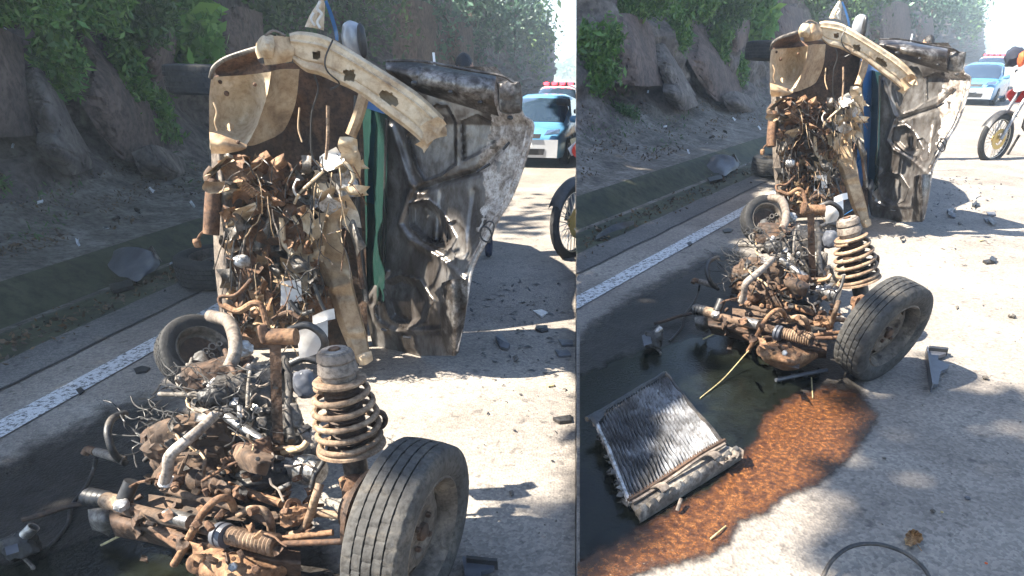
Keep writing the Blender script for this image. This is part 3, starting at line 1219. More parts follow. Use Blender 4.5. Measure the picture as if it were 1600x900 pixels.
def wheel(S, name, c, ax, R, W, parent, tread="rubber_dust", rim="rim_dirty", holes=True, face=1):
    """tyre with grooves and blocks, dished steel rim with slots, hub"""
    t = bpy.data.objects.new(name, None)
    t.location = c - parent_loc(parent)
    t.parent = parent
    COL.objects.link(t)
    ax = ax.normalized()
    k = R
    h = W / 2
    prof = []
    side = [(-.78, .64), (-.92, .70), (-1.0, .79), (-.98, .88), (-.92, .94), (-.86, .972)]
    tr = [(-.80, .985), (-.52, .995), (-.51, .966), (-.475, .966), (-.465, .998), (-.20, 1.0), (-.19, .966), (-.15, .966), (-.14, 1.0), (.14, 1.0), (.15, .966), (.19, .966), (.20, 1.0), (.465, .998), (.475, .966), (.51, .966), (.52, .995), (.80, .985)]
    full = side + tr + [(-a, b) for a, b in reversed(side)]
    prof = [(a * h, b * k) for a, b in full]
    inn = [(.70 * h, .62 * k), (-.70 * h, .62 * k)]
    nseg = 216
    blocks = {7, 6, 10, 11, 14, 15, 18, 19, 22, 23}

    def fn(i, j):
        if i in blocks:
            g = (j + (2 if i in (10, 11, 18, 19) else 0)) % 6
            if g == 0:
                return -.011 * k
        return .002 * k * noise.noise((i * .8, j * .25, 0))
    mb = MB()
    mb.lathe(c, ax, prof + inn, nseg, closed=True, fn=fn)
    mb.build("tyre", tread, t, smooth=35)
    # rim: outer lip, well, dished disc
    mb = MB()
    mb.lathe(c, ax, [(.80 * h, .66 * k), (.86 * h, .63 * k), (.78 * h, .60 * k), (.40 * h, .55 * k), (-.5 * h, .53 * k), (-.82 * h, .62 * k), (-.80 * h, .66 * k), (-.5 * h, .56 * k), (.38 * h, .575 * k)], 64, closed=True)
    rimo = mb.build("rim", rim, t, smooth=35)
    mb = MB()
    x, y = perp(ax)
    n = 64
    rad = [.54, .50, .44, .40, .30, .24, .17, .10, 0.0]
    off = [.10, .20, .30, .36, .40, .30, .26, .34, .34]
    f = face
    vs, fs = [], []
    for r_, o_ in zip(rad, off):
        for j in range(n):
            a = 2 * math.pi * j / n
            vs.append(c + ax * (o_ * h * f) + (x * math.cos(a) + y * math.sin(a)) * r_ * k)
    for i in range(len(rad) - 1):
        for j in range(n):
            if holes and i in (1, 2) and j % 8 in (2, 3, 4):
                continue
            fs.append((i * n + j, i * n + (j + 1) % n, (i + 1) * n + (j + 1) % n, (i + 1) * n + j))
    mb.add(vs, fs)
    mb.build("wheel_disc", rim, rimo, smooth=35)
    mb = MB()
    for j in range(4):
        a = math.pi / 4 + j * math.pi / 2
        mb.lathe(c + ax * (.36 * h * f) + (x * math.cos(a) + y * math.sin(a)) * .19 * k, ax * f, [(0, .035 * k), (.10 * h, .035 * k), (.16 * h, .025 * k)], 6)
    mb.lathe(c + ax * (.26 * h * f), ax * f, [(0, .11 * k), (.22 * h, .10 * k), (.28 * h, .07 * k)], 20)
    mb.build("hub", "rust_dark", rimo, smooth=35)
    mb = MB()
    mb.lathe(c - ax * (.35 * h), ax, [(0, .47 * k), (.2 * h, .47 * k)], 40)
    mb.build("brake_disc", "rust_dark", t, smooth=35)
    return t


def crumple(S, mb, u, v, w, su, sv, rng, amp=.35, dep=12):
    """a torn scrap of sheet metal"""
    a = rng.uniform(0, 6.28)
    g = []
    for i in range(3):
        r = []
        for j in range(3):
            x, y = (j - 1) * su, (i - 1) * sv
            x += rng.uniform(-amp, amp) * su
            y += rng.uniform(-amp, amp) * sv
            r.append((u + x * math.cos(a) - y * math.sin(a), v + x * math.sin(a) + y * math.cos(a), w + rng.uniform(-dep, dep) * .5))
        g.append(r)
    sheet(S, g, 4, 4, th=.004, mb=mb)


def car_body(S):
    O = S.P(345, 548, 540)
    rear = S.P(362, 440, 440)
    ey = Vector((rear.x - O.x, rear.y - O.y, 0)).normalized()
    ex = Vector((ey.y, -ey.x, 0))
    top = S.P(345, 118, 540)
    W = top.z - S.k * O.y
    k = W / 1.55
    ez = (top - O) / W
    base = Vector((O.x, O.y, S.k * O.y))
    t = thing("wrecked_car", base, "overturned wrecked car on its side with torn open front " + S.where, "car")

    # body shell lying on its side: floor faces left, roof faces right
    mb = MB()
    secs = [(0.08, .0, .74, 0), (.40, .0, .90, .03), (1.0, .0, 1.28, .09), (1.5, -.0, 1.34, .1), (2.3, .0, 1.30, .1), (2.75, .02, .95, .06), (2.95, .08, .8, .03)]
    rows = []
    for y, x0, x1, ins in secs:
        r = []
        pr = [(x0, .10), (x0 + .05, .03), (x0 + .3, .0), (x0 + .62, .0), (x1 - .12, ins * .8), (x1, ins * 2 + .08), (x1 + .02, .78), (x1, 1.47 - ins * 2), (x1 - .12, 1.55 - ins * .8), (x0 + .62, 1.55), (x0 + .3, 1.55), (x0 + .05, 1.52), (x0, 1.45), (x0, .8)]
        for x, z in pr:
            p = base + ey * y * k + ex * x * k + ez * (z * k) + Vector((0, 0, S.k * ey.y * y * k))
            r.append(p)
        r.append(r[0])
        rows.append(r)
    mb.grid(rows)
    n = len(rows[0])
    o = len(mb.v)
    mb.f.append(tuple(range((len(rows) - 1) * n, len(rows) * n - 1))[::-1])
    sh = mb.build("body_shell", "blue_paint", t, smooth=50)
    sh.data.materials.append(MATS["rust_dark"])          # bare floor pan and inner front
    sh.data.polygons.foreach_set("material_index", [1 if abs(p.normal.dot(ex)) > .6 and (p.center - sh.location + parent_loc(t) - base).dot(ex) < .25 * k else 0 for p in sh.data.polygons])

    # front bulkhead, dark and dirty, with dents
    mb = sheet(S, [[(334, 112, 548), (400, 100, 546), (470, 98, 544), (560, 92, 540)], [(334, 240, 548), (400, 240, 542), (470, 240, 540), (568, 220, 538)],
                   [(338, 400, 548), (400, 400, 544), (480, 400, 541), (572, 400, 540)], [(345, 545, 549), (400, 545, 546), (480, 545, 544), (575, 545, 542)]], 10, 12, th=.03, amp=9, freq=.03, seed=3)
    mb.build("bulkhead", "rust_dark", t)
    # grey floor edge on the left
    mb = sheet(S, [[(330, 225, 556), (340, 225, 560), (352, 225, 556)], [(332, 330, 556), (352, 330, 564), (366, 340, 556)], [(336, 420, 556), (354, 420, 566), (382, 430, 554)], [(346, 505, 556), (358, 508, 562), (384, 505, 554)]], 8, 10, th=.02, amp=3, freq=.05)
    mb.build("floor_edge", "hose_grey", t)

    # wheel housing, tan dusty sheet
    mb = sheet(S, [[(330, 121, 572), (352, 119, 566), (385, 117, 560), (424, 112, 570)], [(327, 150, 574), (350, 150, 562), (388, 148, 552), (418, 146, 566)], [(327, 190, 576), (350, 190, 562), (386, 188, 552), (410, 178, 564)],
                   [(327, 216, 578), (350, 215, 572), (378, 212, 566), (396, 208, 570)], [(328, 234, 580), (350, 234, 578), (372, 230, 574), (386, 226, 572)]], 12, 10, th=.008, amp=6, freq=.045, seed=2)
    mb.build("wheel_housing", "tan_bare", t)
    mb = sheet(S, [[(424, 111, 572), (440, 108, 562), (468, 108, 556)], [(418, 146, 568), (436, 150, 558), (462, 160, 552)], [(404, 190, 566), (424, 196, 558), (446, 200, 552)], [(386, 228, 572), (400, 226, 566), (430, 214, 556)]], 8, 8, th=.008, amp=3, freq=.06, seed=5)
    mb.build("housing_side", "tan_dust", t)
    for a, b, r in ((354, 146, 4), (344, 128, 3), (398, 132, 3), (372, 222, 3), (342, 224, 3)):
        blob(S, a, b, 579 if b > 200 else 568, r, r, r * 1.6, 2, .1, sub=2).build("housing_bolt", "rust", t)
    sheet(S, [[(352, 196, 572), (358, 192, 574), (366, 196, 570)], [(355, 203, 574), (360, 205, 578), (364, 202, 572)]], 5, 4, th=.02, amp=3, freq=.1).build("housing_dent", "tan_dust", t)
    # rim flange over the housing, and lower edge
    mb = hose(S, [(329, 122, 574), (334, 106, 576), (350, 93, 576), (376, 83, 576), (400, 76, 578), (412, 74, 580)], 3.2, 8, 6)
    mb.build("fender_flange", "alu_dirty", t)
    mb = sheet(S, [[(332, 108, 570), (352, 96, 566), (400, 80, 568)], [(338, 116, 566), (360, 112, 560), (404, 96, 562)], [(334, 120, 570), (370, 118, 562), (424, 112, 566)]], 8, 6, th=.006, amp=4, freq=.06, seed=9)
    mb.build("fender_inner", "rust", t)
    mb = sheet(S, [[(327, 206, 580), (344, 210, 580), (386, 226, 576)], [(328, 222, 584), (350, 224, 584), (384, 232, 578)], [(330, 240, 582), (352, 240, 582), (374, 236, 578)]], 6, 5, th=.01, amp=2, freq=.08)
    mb.build("housing_lip", "tan_dust", t)
    hose(S, [(334, 160, 582), (339, 175, 583), (336, 190, 583), (340, 204, 583)], 1.6, 6, 4).build("bracket_clip", "tan_dust", t)

    # cross beam: pressed box section with slots
    A = [(452, 52), (468, 49), (498, 53), (525, 64), (580, 98), (640, 136), (668, 158), (694, 184)]
    B = [(458, 96), (478, 112), (500, 118), (522, 128), (560, 146), (600, 176), (640, 206), (668, 232)]
    SL = [((488, 80), (500, 92)), ((536, 108), (553, 126))]
    OV = (606, 152, 18, 13, .6)
    NU = 15
    rows = []
    A2 = catmull([Vector((a[0], a[1], 0)) for a in A], NU)
    B2 = catmull([Vector((a[0], a[1], 0)) for a in B], NU)
    mbf = MB()
    NV = 22
    for j in range(NV + 1):
        f = j / NV
        r = []
        for a, b in zip(A2, B2):
            q = a.lerp(b, f)
            s = math.sin(f * math.pi)
            dd = 12 * min(1, min(f, 1 - f) / .07)
            dd += 4 * math.exp(-((f - .28) / .035) ** 2) - 3 * math.exp(-((f - .74) / .03) ** 2) + 1.5 * noise.noise((q.x * .05, q.y * .05, 3))
            dd -= 3.0 * math.exp(-(dist_poly(q.x, q.y, [(520, 60), (508, 100), (514, 124)]) / 3) ** 2)
            p = S.P(q.x, q.y, 596)
            r.append(p + (CAMP - p).normalized() * S.m(dd, q.x, q.y, 596))
        rows.append(r)
    h, w = len(rows), len(rows[0])
    vs = [p for r in rows for p in r]
    fs = []
    for i in range(h - 1):
        for j in range(w - 1):
            q = A2[j].lerp(B2[j], (i + .5) / NV)
            if any(a[0] < q.x < b[0] and a[1] < q.y < b[1] for a, b in SL):
                continue
            du, dv = q.x - OV[0], q.y - OV[1]
            ca, sa = math.cos(OV[4]), math.sin(OV[4])
            if ((du * ca + dv * sa) / OV[2]) ** 2 + ((-du * sa + dv * ca) / OV[3] * 1.5) ** 2 < 1:
                continue
            fs.append((i * w + j, (i + 1) * w + j, (i + 1) * w + j + 1, i * w + j + 1))
    mbf.add(vs, fs)
    # back skin and ends
    back = []
    for j in range(3):
        r = []
        for a, b in zip(A2, B2):
            q = a.lerp(b, j / 2)
            p = S.P(q.x, q.y, 596)
            r.append(p + (p - CAMP).normalized() * S.m(16 if j == 1 else 0, q.x, q.y, 596))
        back.append(r[::-1])
    mbf.grid(back)
    beam = mbf.build("cross_beam", "tan_bare", t, smooth=28)
    mb = MB()
    rng = np.random.default_rng(4)
    crumple(S, mb, 676, 204, 604, 18, 16, rng, .2, 4)
    crumple(S, mb, 664, 222, 603, 12, 9, rng, .3, 4)
    crumple(S, mb, 684, 196, 606, 10, 12, rng, .3, 4)
    mb.build("torn_end", "tan_dust", beam)
    mb = hose(S, [(520, 62, 604), (508, 92, 606), (512, 112, 605), (530, 130, 600), (516, 140, 598)], 1.4, 6, 6)
    mb.build("beam_cable", "wire_black", beam)
    # rounded left end and brackets
    mb = sheet(S, [[(400, 68, 592), (408, 57, 600), (420, 54, 602), (434, 58, 600)], [(399, 80, 592), (406, 74, 606), (420, 74, 609), (436, 78, 602)], [(403, 92, 592), (410, 90, 602), (424, 92, 603), (436, 98, 598)]], 7, 7, th=.02, amp=5, freq=.09, seed=3)
    mb.build("beam_end_cap", "tan_bare", t, smooth=28)
    mb = sheet(S, [[(412, 60, 598), (432, 56, 602), (456, 58, 598)], [(410, 80, 600), (432, 82, 606), (460, 80, 600)], [(414, 102, 598), (434, 100, 602), (456, 96, 598)]], 6, 6, th=.03, amp=4, freq=.08, seed=4)
    mb.build("beam_bracket", "tan_dust", t)
    mb = hose(S, [(414, 56, 602), (428, 48, 602), (446, 56, 602)], 2, 6, 5)
    mb.build("bracket_edge", "hose_grey", t)

    # torn fender post at the very top, with a strip of blue paint
    mb = sheet(S, [[(498, 2, 562), (504, -2, 566), (508, 6, 562)], [(484, 24, 564), (496, 22, 570), (507, 26, 562)], [(476, 42, 566), (492, 44, 570), (506, 48, 562)]], 7, 7, th=.04, amp=5, freq=.1, seed=7)
    mb.build("fender_post", "tan_bare", t)
    mb = hose(S, [(500, 2, 572), (496, 14, 573), (503, 22, 573), (496, 34, 573), (500, 44, 573)], 2.2, 6, 5)
    mb = hose(S, [(490, 20, 573), (486, 30, 574), (492, 40, 573)], 1.8, 6, 5, mb)
    mb.build("post_edge", "white_plastic", t)
    mb = sheet(S, [[(507, 2, 556), (511, 0, 556)], [(514, 22, 556), (520, 22, 556)], [(521, 46, 556), (528, 50, 556)], [(524, 62, 556), (529, 64, 556)]], 4, 8, th=.01)
    mb.build("fender_strip", "blue_paint", t)
    # door mirror
    mb = blob(S, 553, 64, 540, 19, 29, 16, 1, .05, cubic=.25, sub=4)
    mir = mb.build("door_mirror", "mirror_shell", t, smooth=60)
    mb = blob(S, 566, 64, 546, 7, 26, 12, 1, .03, cubic=.2, sub=3)
    mb.build("mirror_rim", "black_plastic", mir, smooth=60)

    # chassis rail hanging down to the road, crumpled box section
    L_ = [(468, 350), (482, 390), (503, 430), (517, 470), (530, 510), (545, 545), (558, 568)]
    R_ = [(520, 330), (534, 370), (548, 420), (553, 450), (564, 490), (574, 530), (580, 562)]
    rows = []
    L2, R2 = catmull([Vector((a, b, 0)) for a, b in L_], 12), catmull([Vector((a, b, 0)) for a, b in R_], 12)
    for i, (a, b) in enumerate(zip(L2, R2)):
        r = []
        for f in np.linspace(0, 1, 13):
            q = a.lerp(b, f)
            fold = 7 * math.exp(-((q.y - (446 - 12 * (f - .5))) / 7) ** 2) - 5 * math.exp(-((q.y - 462) / 6) ** 2) - 6 * math.exp(-((q.y - 398 - 20 * f) / 9) ** 2)
            fold += 4 * math.exp(-((q.y - 520) / 6) ** 2) - 6 * math.exp(-((q.y - 530) / 6) ** 2)
            dd = (12 if .2 < f else -12 * (1 - f / .2) + 12 * 0 + 10) + fold + 3 * noise.noise((q.x * .04, q.y * .04, 8))
            if f > .92:
                dd -= 14
            row = 566 + (q.y - 340) * .06
            p = S.P(q.x, q.y, row)
            r.append(p + (CAMP - p).normalized() * S.m(dd, q.x, q.y, row))
        rows.append(r)
    mb = MB()
    mb.grid(rows, th=.05)
    mb.build("chassis_rail", "tan_dust", t, smooth=35)
    mb = sheet(S, [[(556, 556, 588), (566, 552, 592), (580, 548, 588)], [(558, 562, 588), (568, 562, 594), (582, 556, 588)], [(562, 571, 588), (572, 570, 592), (583, 563, 588)]], 5, 5, th=.02, amp=2, freq=.1)
    mb.build("rail_foot", "tan_bare", t)

    # crumpled pale panel pieces above the rail
    rng = np.random.default_rng(11)
    PALE = [(548, 250, 16, 22, "tan_bare"), (535, 285, 18, 20, "alu"), (520, 250, 12, 18, "white_plastic"), (500, 300, 18, 20, "tan_bare"), (480, 312, 18, 10, "alu"), (545, 225, 12, 16, "tan_bare"), (515, 320, 16, 14, "alu"),
            (540, 330, 14, 28, "tan_bare"), (555, 300, 9, 22, "tan_bare"), (556, 370, 9, 26, "alu_dirty"), (525, 345, 14, 20, "tan_dust"), (490, 345, 16, 20, "tan_bare"), (560, 260, 8, 12, "tan_bare"), (500, 275, 10, 10, "alu_dirty"), (478, 340, 10, 18, "tan_bare")]
    for u, v, a, b, m in PALE:
        mb = MB()
        crumple(S, mb, u, v, 588 + rng.uniform(-6, 8), a, b, rng, .32, 16)
        mb.build("torn_panel", m, t)
    # bent edges and thin struts of that area
    STR = [([(490, 115, 590), (497, 140, 588), (487, 180, 586), (487, 240, 584), (500, 262, 586)], 1.5, "wire_black"), ([(512, 165, 584), (512, 215, 586), (509, 250, 588)], 2.6, "hose_tan"),
           ([(468, 168, 576), (466, 200, 578), (472, 222, 580)], 1.3, "tan_dust"), ([(524, 262, 596), (540, 255, 598), (552, 275, 598), (546, 290, 596)], 2.6, "tan_bare"), ([(505, 268, 596), (470, 300, 594), (460, 318, 592)], 2.2, "tan_bare"),
           ([(466, 280, 592), (460, 296, 592), (468, 310, 592)], 3, "white_plastic"), ([(552, 260, 592), (562, 280, 592), (566, 305, 590)], 1.4, "rust_orange"), ([(440, 345, 586), (455, 335, 588), (466, 350, 588)], 2.5, "tan_bare"),
           ([(440, 340, 588), (444, 380, 588), (458, 398, 590)], 4.2, "tan_bare"), ([(436, 360, 586), (440, 375, 588), (446, 385, 588)], 2.5, "tan_bare"), ([(482, 400, 590), (482, 455, 590)], 1.3, "alu_dirty"),
           ([(368, 370, 588), (362, 400, 588), (360, 440, 588)], 1.6, "wire_black"), ([(386, 358, 588), (380, 390, 588), (374, 455, 588)], 1.7, "hose_grey"), ([(560, 400, 586), (568, 440, 586), (572, 470, 586)], 3, "alu_dirty"), ([(556, 370, 590), (560, 400, 590), (566, 450, 588)], 3.4, "rust")]
    for pts, r, m in STR:
        hose(S, pts, r, 7, 6).build("bent_strut", m, t)

    # torn rusty front corner (heater box, brackets)
    RUSTB = [(375, 265, 18, 12, "rust_orange"), (400, 285, 20, 12, "rust_orange"), (415, 310, 12, 16, "rust_orange"), (385, 300, 16, 14, "rust"), (362, 250, 9, 10, "alu"), (430, 320, 9, 14, "rust_orange"), (398, 262, 10, 8, "tan_dust"),
             (440, 300, 24, 8, "rust"), (420, 375, 24, 18, "rust"), (395, 352, 18, 10, "rust_orange"), (432, 395, 20, 12, "rust"), (405, 420, 14, 10, "rust_orange"), (378, 420, 16, 16, "rust"), (450, 410, 18, 14, "tan_dust"),
             (462, 430, 20, 14, "tan_dust"), (425, 458, 18, 16, "rust_orange"), (412, 478, 14, 14, "tan_dust"), (470, 395, 14, 14, "tan_bare"), (352, 290, 8, 22, "tan_dust"), (344, 260, 4, 18, "tan_bare"), (475, 470, 12, 14, "tan_bare"), (490, 455, 12, 16, "rust"),
             (505, 490, 12, 16, "rust"), (430, 345, 14, 12, "rust_dark"), (460, 350, 12, 14, "rust"), (380, 330, 18, 6, "tan_bare"), (368, 340, 12, 14, "hose_grey")]
    for u, v, a, b, m in RUSTB:
        mb = MB()
        crumple(S, mb, u, v, 578 + rng.uniform(-8, 10), a * 1.35, b * 1.35, rng, .38, 18)
        mb.build("torn_bracket", m, t)
    # ribbed rusty duct
    mb = MB()
    for i in range(11):
        hose(S, [(362 + i * 3.2, 282 + i * 2.6, 588), (372 + i * 3.2, 276 + i * 2.4, 590), (380 + i * 3, 284 + i * 2.2, 588)], 1.5, 5, 4, mb)
    mb.build("ribbed_duct", "rust_orange", t)
    # curled pale flap
    mb = sheet(S, [[(356, 342, 590), (372, 326, 594), (402, 320, 590)], [(360, 338, 586), (376, 332, 590), (400, 326, 586)], [(370, 345, 580), (382, 348, 580), (400, 336, 580)]], 7, 5, th=.006, amp=2, freq=.1)
    mb.build("curled_flap", "tan_bare", t)
    # white broken plastic housing
    for pts in ([(438, 440), (470, 436), (472, 470), (440, 474)], [(440, 452), (456, 450), (458, 478), (438, 478)], [(448, 478), (464, 474), (466, 490), (446, 492)]):
        slab(S, pts, 594, .05).build("broken_housing", "white_plastic", t, smooth=0)
    blob(S, 378, 408, 592, 12, 10, 10, 2, .2).build("reservoir_cap", "alu", t)
    # brown hoses at the bottom
    HO = [([(400, 428, 592), (370, 460, 594), (345, 464, 596), (344, 475, 598), (352, 482, 600)], 3, "rust"), ([(350, 478, 602), (372, 486, 604), (395, 474, 604), (408, 478, 604), (414, 496, 606), (418, 514, 608)], 5, "rust_orange"),
          ([(452, 470, 596), (470, 490, 598), (490, 485, 598)], 3.5, "hose_black"), ([(490, 440, 594), (500, 470, 596), (510, 490, 598)], 3, "hose_black"), ([(426, 500, 600), (450, 488, 600), (468, 498, 602)], 4, "rust_dark")]
    for pts, r, m in HO:
        hose(S, pts, r, 9, 7).build("hose", m, t)
    # exhaust pipe poking out of the floor side
    mb = MB()
    P = [S.P(*p) for p in ((336, 282, 560), (333, 310, 564), (331, 340, 568), (330, 366, 570))]
    mb.pipe_open(catmull(P, 5), S.m(11.5, 331, 340, 566), S.m(3.5, 331, 340, 566))
    ex = mb.build("exhaust_pipe", "rust", t)
    hose(S, [(332, 290, 562), (326, 276, 560), (334, 264, 558)], 8, 10, 5).build("exhaust_bend", "mud_brown", ex)
    hose(S, [(320, 360, 570), (312, 368, 572), (308, 378, 572)], 2, 6, 4).build("exhaust_hanger", "rust", ex)
    blob(S, 308, 380, 572, 6, 8, 6, 4, .2, cubic=.5).build("hanger_rubber", "rust_orange", ex)

    # small torn wiring of the whole front
    rng = np.random.default_rng(21)
    for mat, n, r in (("wire_black", 60, .75), ("tan_dust", 22, .7), ("rust", 20, .8), ("hose_grey", 12, .8)):
        mb = MB()
        for _ in range(n):
            u, v = rng.uniform(350, 545), rng.uniform(240, 520)
            if u > 500 and v > 380:
                u -= 60
            w = 590 + rng.uniform(-10, 14)
            pts = [(u, v, w)]
            a = rng.uniform(0, 6.28)
            for _i in range(4):
                a += rng.normal() * .35
                u += math.cos(a) * 8
                v += abs(math.sin(a)) * 14 + 3
                pts.append((u, v, w + rng.uniform(-5, 5)))
            hose(S, pts, r * rng.uniform(.7, 1.4), 5, 4, mb)
        mb.build("torn_wiring", mat, t, kind="stuff")
    for mat, n in (("rust", 26), ("tan_dust", 20), ("alu_dirty", 14), ("dark_metal", 22), ("rust_orange", 26)):
        mb = MB()
        for _ in range(n):
            u, v = rng.uniform(352, 500), rng.uniform(250, 520)
            crumple(S, mb, u, v, 582 + rng.uniform(-8, 12), rng.uniform(5, 13), rng.uniform(5, 13), rng, .4, 14)
        mb.build("metal_scraps", mat, t, kind="stuff")

    # windscreen strip and pillar
    mb = sheet(S, [[(560, 165, 526), (606, 180, 548)], [(560, 300, 526), (604, 300, 548)], [(562, 420, 528), (602, 400, 550)], [(566, 500, 530), (600, 470, 552)]], 4, 8, th=.006)
    mb.build("windscreen", "glass_green_reflect", t)
    for pts, r, m in (([(558, 150, 556), (556, 250, 558), (560, 360, 560), (572, 470, 562)], 5, "black_plastic"), ([(574, 130, 556), (560, 180, 560), (548, 212, 562)], 9, "tan_dust"), ([(604, 186, 548), (602, 300, 546), (600, 410, 548)], 3, "black_plastic")):
        hose(S, pts, r, 8, 6).build("windscreen_pillar", m, t)

    # ---- hood: inner side towards the viewer
    vs_ = [104, 140, 180, 195, 230, 270, 310, 345, 380, 410, 430, 450, 470, 500, 525, 545, 556]
    uL = [604, 603, 601, 600, 600, 598, 597, 594, 592, 590, 588, 579, 569, 574, 579, 584, 596]
    uR = [775, 806, 819, 833, 826, 814, 798, 777, 758, 742, 735, 731, 728, 723, 719, 716, 712]
    rows = []
    for v in np.linspace(104, 556, 190):
        a, b = np.interp(v, vs_, uL), np.interp(v, vs_, uR)
        r = []
        for f in np.linspace(0, 1, 120):
            u = a + (b - a) * f
            row = 538 + 44 * f - 5 * math.sin(f * math.pi) + (v - 330) * .01
            p = S.P(u, v, row)
            d = hood_fn(u, v) * 1.15
            edge = min((u - a), (b - u))
            d -= 4 * math.exp(-(edge / 4) ** 2)
            r.append(p + (CAMP - p).normalized() * S.m(d, u, v, row))
        rows.append(r)
    mb = MB()
    mb.grid(rows, th=.012)
    hood = mb.build("hood", "hood_steel", t, smooth=40)
    # outer side paler: the sunlight on it is put into the colour
    hood.data.materials.append(MATS["hood_pale_sunlit"])
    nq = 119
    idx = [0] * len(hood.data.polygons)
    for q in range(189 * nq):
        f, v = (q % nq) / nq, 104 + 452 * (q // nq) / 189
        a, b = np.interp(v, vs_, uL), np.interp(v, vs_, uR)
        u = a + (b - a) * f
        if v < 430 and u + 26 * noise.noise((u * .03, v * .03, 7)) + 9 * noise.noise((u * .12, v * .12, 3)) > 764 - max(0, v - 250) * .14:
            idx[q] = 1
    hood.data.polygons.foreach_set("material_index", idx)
    # rolled outer edge of the hood
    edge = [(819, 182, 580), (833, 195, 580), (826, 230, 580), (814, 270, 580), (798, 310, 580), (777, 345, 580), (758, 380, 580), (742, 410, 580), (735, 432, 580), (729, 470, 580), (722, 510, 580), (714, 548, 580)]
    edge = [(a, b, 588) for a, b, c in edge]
    hose(S, edge, 2.3, 7, 6).build("hood_edge", "hood_pale_sunlit", hood)
    hose(S, [(a - 9, b + 2, c - 1) for a, b, c in edge[1:8]], 1.6, 6, 6).build("hood_bead", "hood_pale_sunlit", hood)
    # latch ring, slots
    mb = MB()
    ring = [S.P(759 + 9 * math.cos(a) + 2 * math.sin(a), 366 + 12 * math.sin(a), 592) for a in np.linspace(0, 2 * math.pi, 18)]
    mb.tube(ring, S.m(1.6, 759, 366, 592), 6)
    hose(S, [(752, 356, 590), (764, 346, 592), (772, 352, 592), (768, 372, 592)], 1.3, 6, 5, mb)
    mb.build("latch_ring", "black_plastic", hood)
    for (a, b), (c, d) in (((712, 440), (717, 447)), ((586, 490), (591, 499)), ((596, 514), (604, 517)), ((630, 526), (642, 528)), ((600, 452), (603, 462)), ((746, 268), (766, 256)), ((786, 234), (796, 222))):
        hose(S, [(a, b, 588), ((a + c) / 2, (b + d) / 2, 588), (c, d, 588)], 2.2, 6, 2).build("hood_slot", "black_plastic", hood)
    # lower right nose of the hood, dark
    mb = sheet(S, [[(690, 442, 580), (708, 436, 592), (732, 436, 588)], [(688, 480, 580), (708, 480, 596), (729, 480, 590)], [(690, 520, 580), (708, 522, 594), (723, 520, 588)], [(698, 552, 580), (708, 556, 588), (716, 552, 586)]], 8, 9, th=.02, amp=3, freq=.06)
    mb.build("hood_nose", "hood_dark", hood)
    # front panel (slam panel) across the top
    mb = sheet(S, [[(603, 96, 586), (655, 98, 588), (720, 110, 592), (775, 118, 596)], [(603, 108, 590), (652, 112, 596), (716, 122, 602), (774, 132, 604)], [(606, 114, 588), (648, 126, 596), (712, 142, 602), (772, 156, 604)], [(612, 120, 584), (644, 140, 588), (716, 163, 592), (780, 182, 596)]], 14, 8, th=.03,
               fn=lambda u, v: -5 * math.exp(-(dist_poly(u, v, [(640, 150), (655, 118), (660, 104)]) / 4) ** 2) + 3 * math.exp(-(dist_poly(u, v, [(655, 104), (770, 122)]) / 3) ** 2) + 1.5 * noise.noise((u * .05, v * .05, 0)))
    sl = mb.build("slam_panel", "hood_dark", t, smooth=50)
    blob(S, 797, 152, 600, 22, 27, 16, 5, .12, cubic=.6, sub=4).build("panel_corner", "hood_dark", sl)
    hose(S, [(602, 95, 592), (660, 96, 594), (735, 110, 598), (782, 118, 602), (806, 130, 602)], 2.2, 6, 8).build("panel_edge", "hood_dark", sl)
    for a, b, c in ((647, 130, 5), (704, 144, 4), (750, 160, 4), (797, 184, 5)):
        blob(S, a, b, 604, c, c * .7, c, 2, .1).build("panel_plug", "black_plastic", sl)

    # rear wheels: axle upright, wheels stick out of the floor side
    for (u, v, row) in ((332, 125, 440), (346, 414, 440)):
        c = S.P(u, v, row)
        R = S.m(66 if v < 200 else 64, u, v, row)
        wheel(S, "rear_wheel", c, Vector((.02, .03 if v < 200 else -.02, 1)), R, S.m(42, u, v, row), t, "rubber", "rim_dirty")
    c1, c2 = S.P(352, 412, 440), S.P(336, 125, 440)
    mb = MB()
    mb.tube([c1, c1.lerp(c2, .5), c2], S.m(7, 340, 300, 440), 10)
    mb.build("rear_axle", "rust_dark", t)
    return t


CARS = {S.name: car_body(S) for S in (LEFT, RIGHT)}
# ================================================================ the torn-off engine and front axle
def gearbox_lump(S, t, name, mat, u, v, h, ru, rv, rd, seed, amp=.22, cubic=.5, sub=3):
    return blob(S, u, v, h, ru, rv, rd, seed, amp, sub=sub, cubic=cubic).build(name, mat, t, smooth=32)


def bolt(S, mb, u, v, h, r, ln=None, ax=None):
    c = S.P(u, v, h)
    a = (ax or (CAMP - c)).normalized()
    m = S.m(r, u, v, h)
    mb.lathe(c, a, [(-m * .6, m), (m * .5, m), (m * .75, m * .8)], 6)
    mb.lathe(c, a, [(m * .7, m * .5), (m * (ln or 1.4), m * .5)], 8)


def bellows(S, p0, p1, r, n, mb=None):
    """concertina rubber boot between two points"""
    a, b = S.P(*p0), S.P(*p1)
    r0, r1 = S.m(r[0], *p0), S.m(r[1], *p1)
    L = (b - a).length
    prof = []
    for i in range(n * 2 + 1):
        f = i / (n * 2)
        rr = r0 + (r1 - r0) * f
        prof.append((f * L, rr * (1.0 if i % 2 else .82)))
    mb = mb or MB()
    mb.lathe(a, b - a, prof, 24)
    return mb


def rod(S, p0, p1, r, n=12, mb=None):
    return hose(S, [p0, p1], r, n, 1, mb)


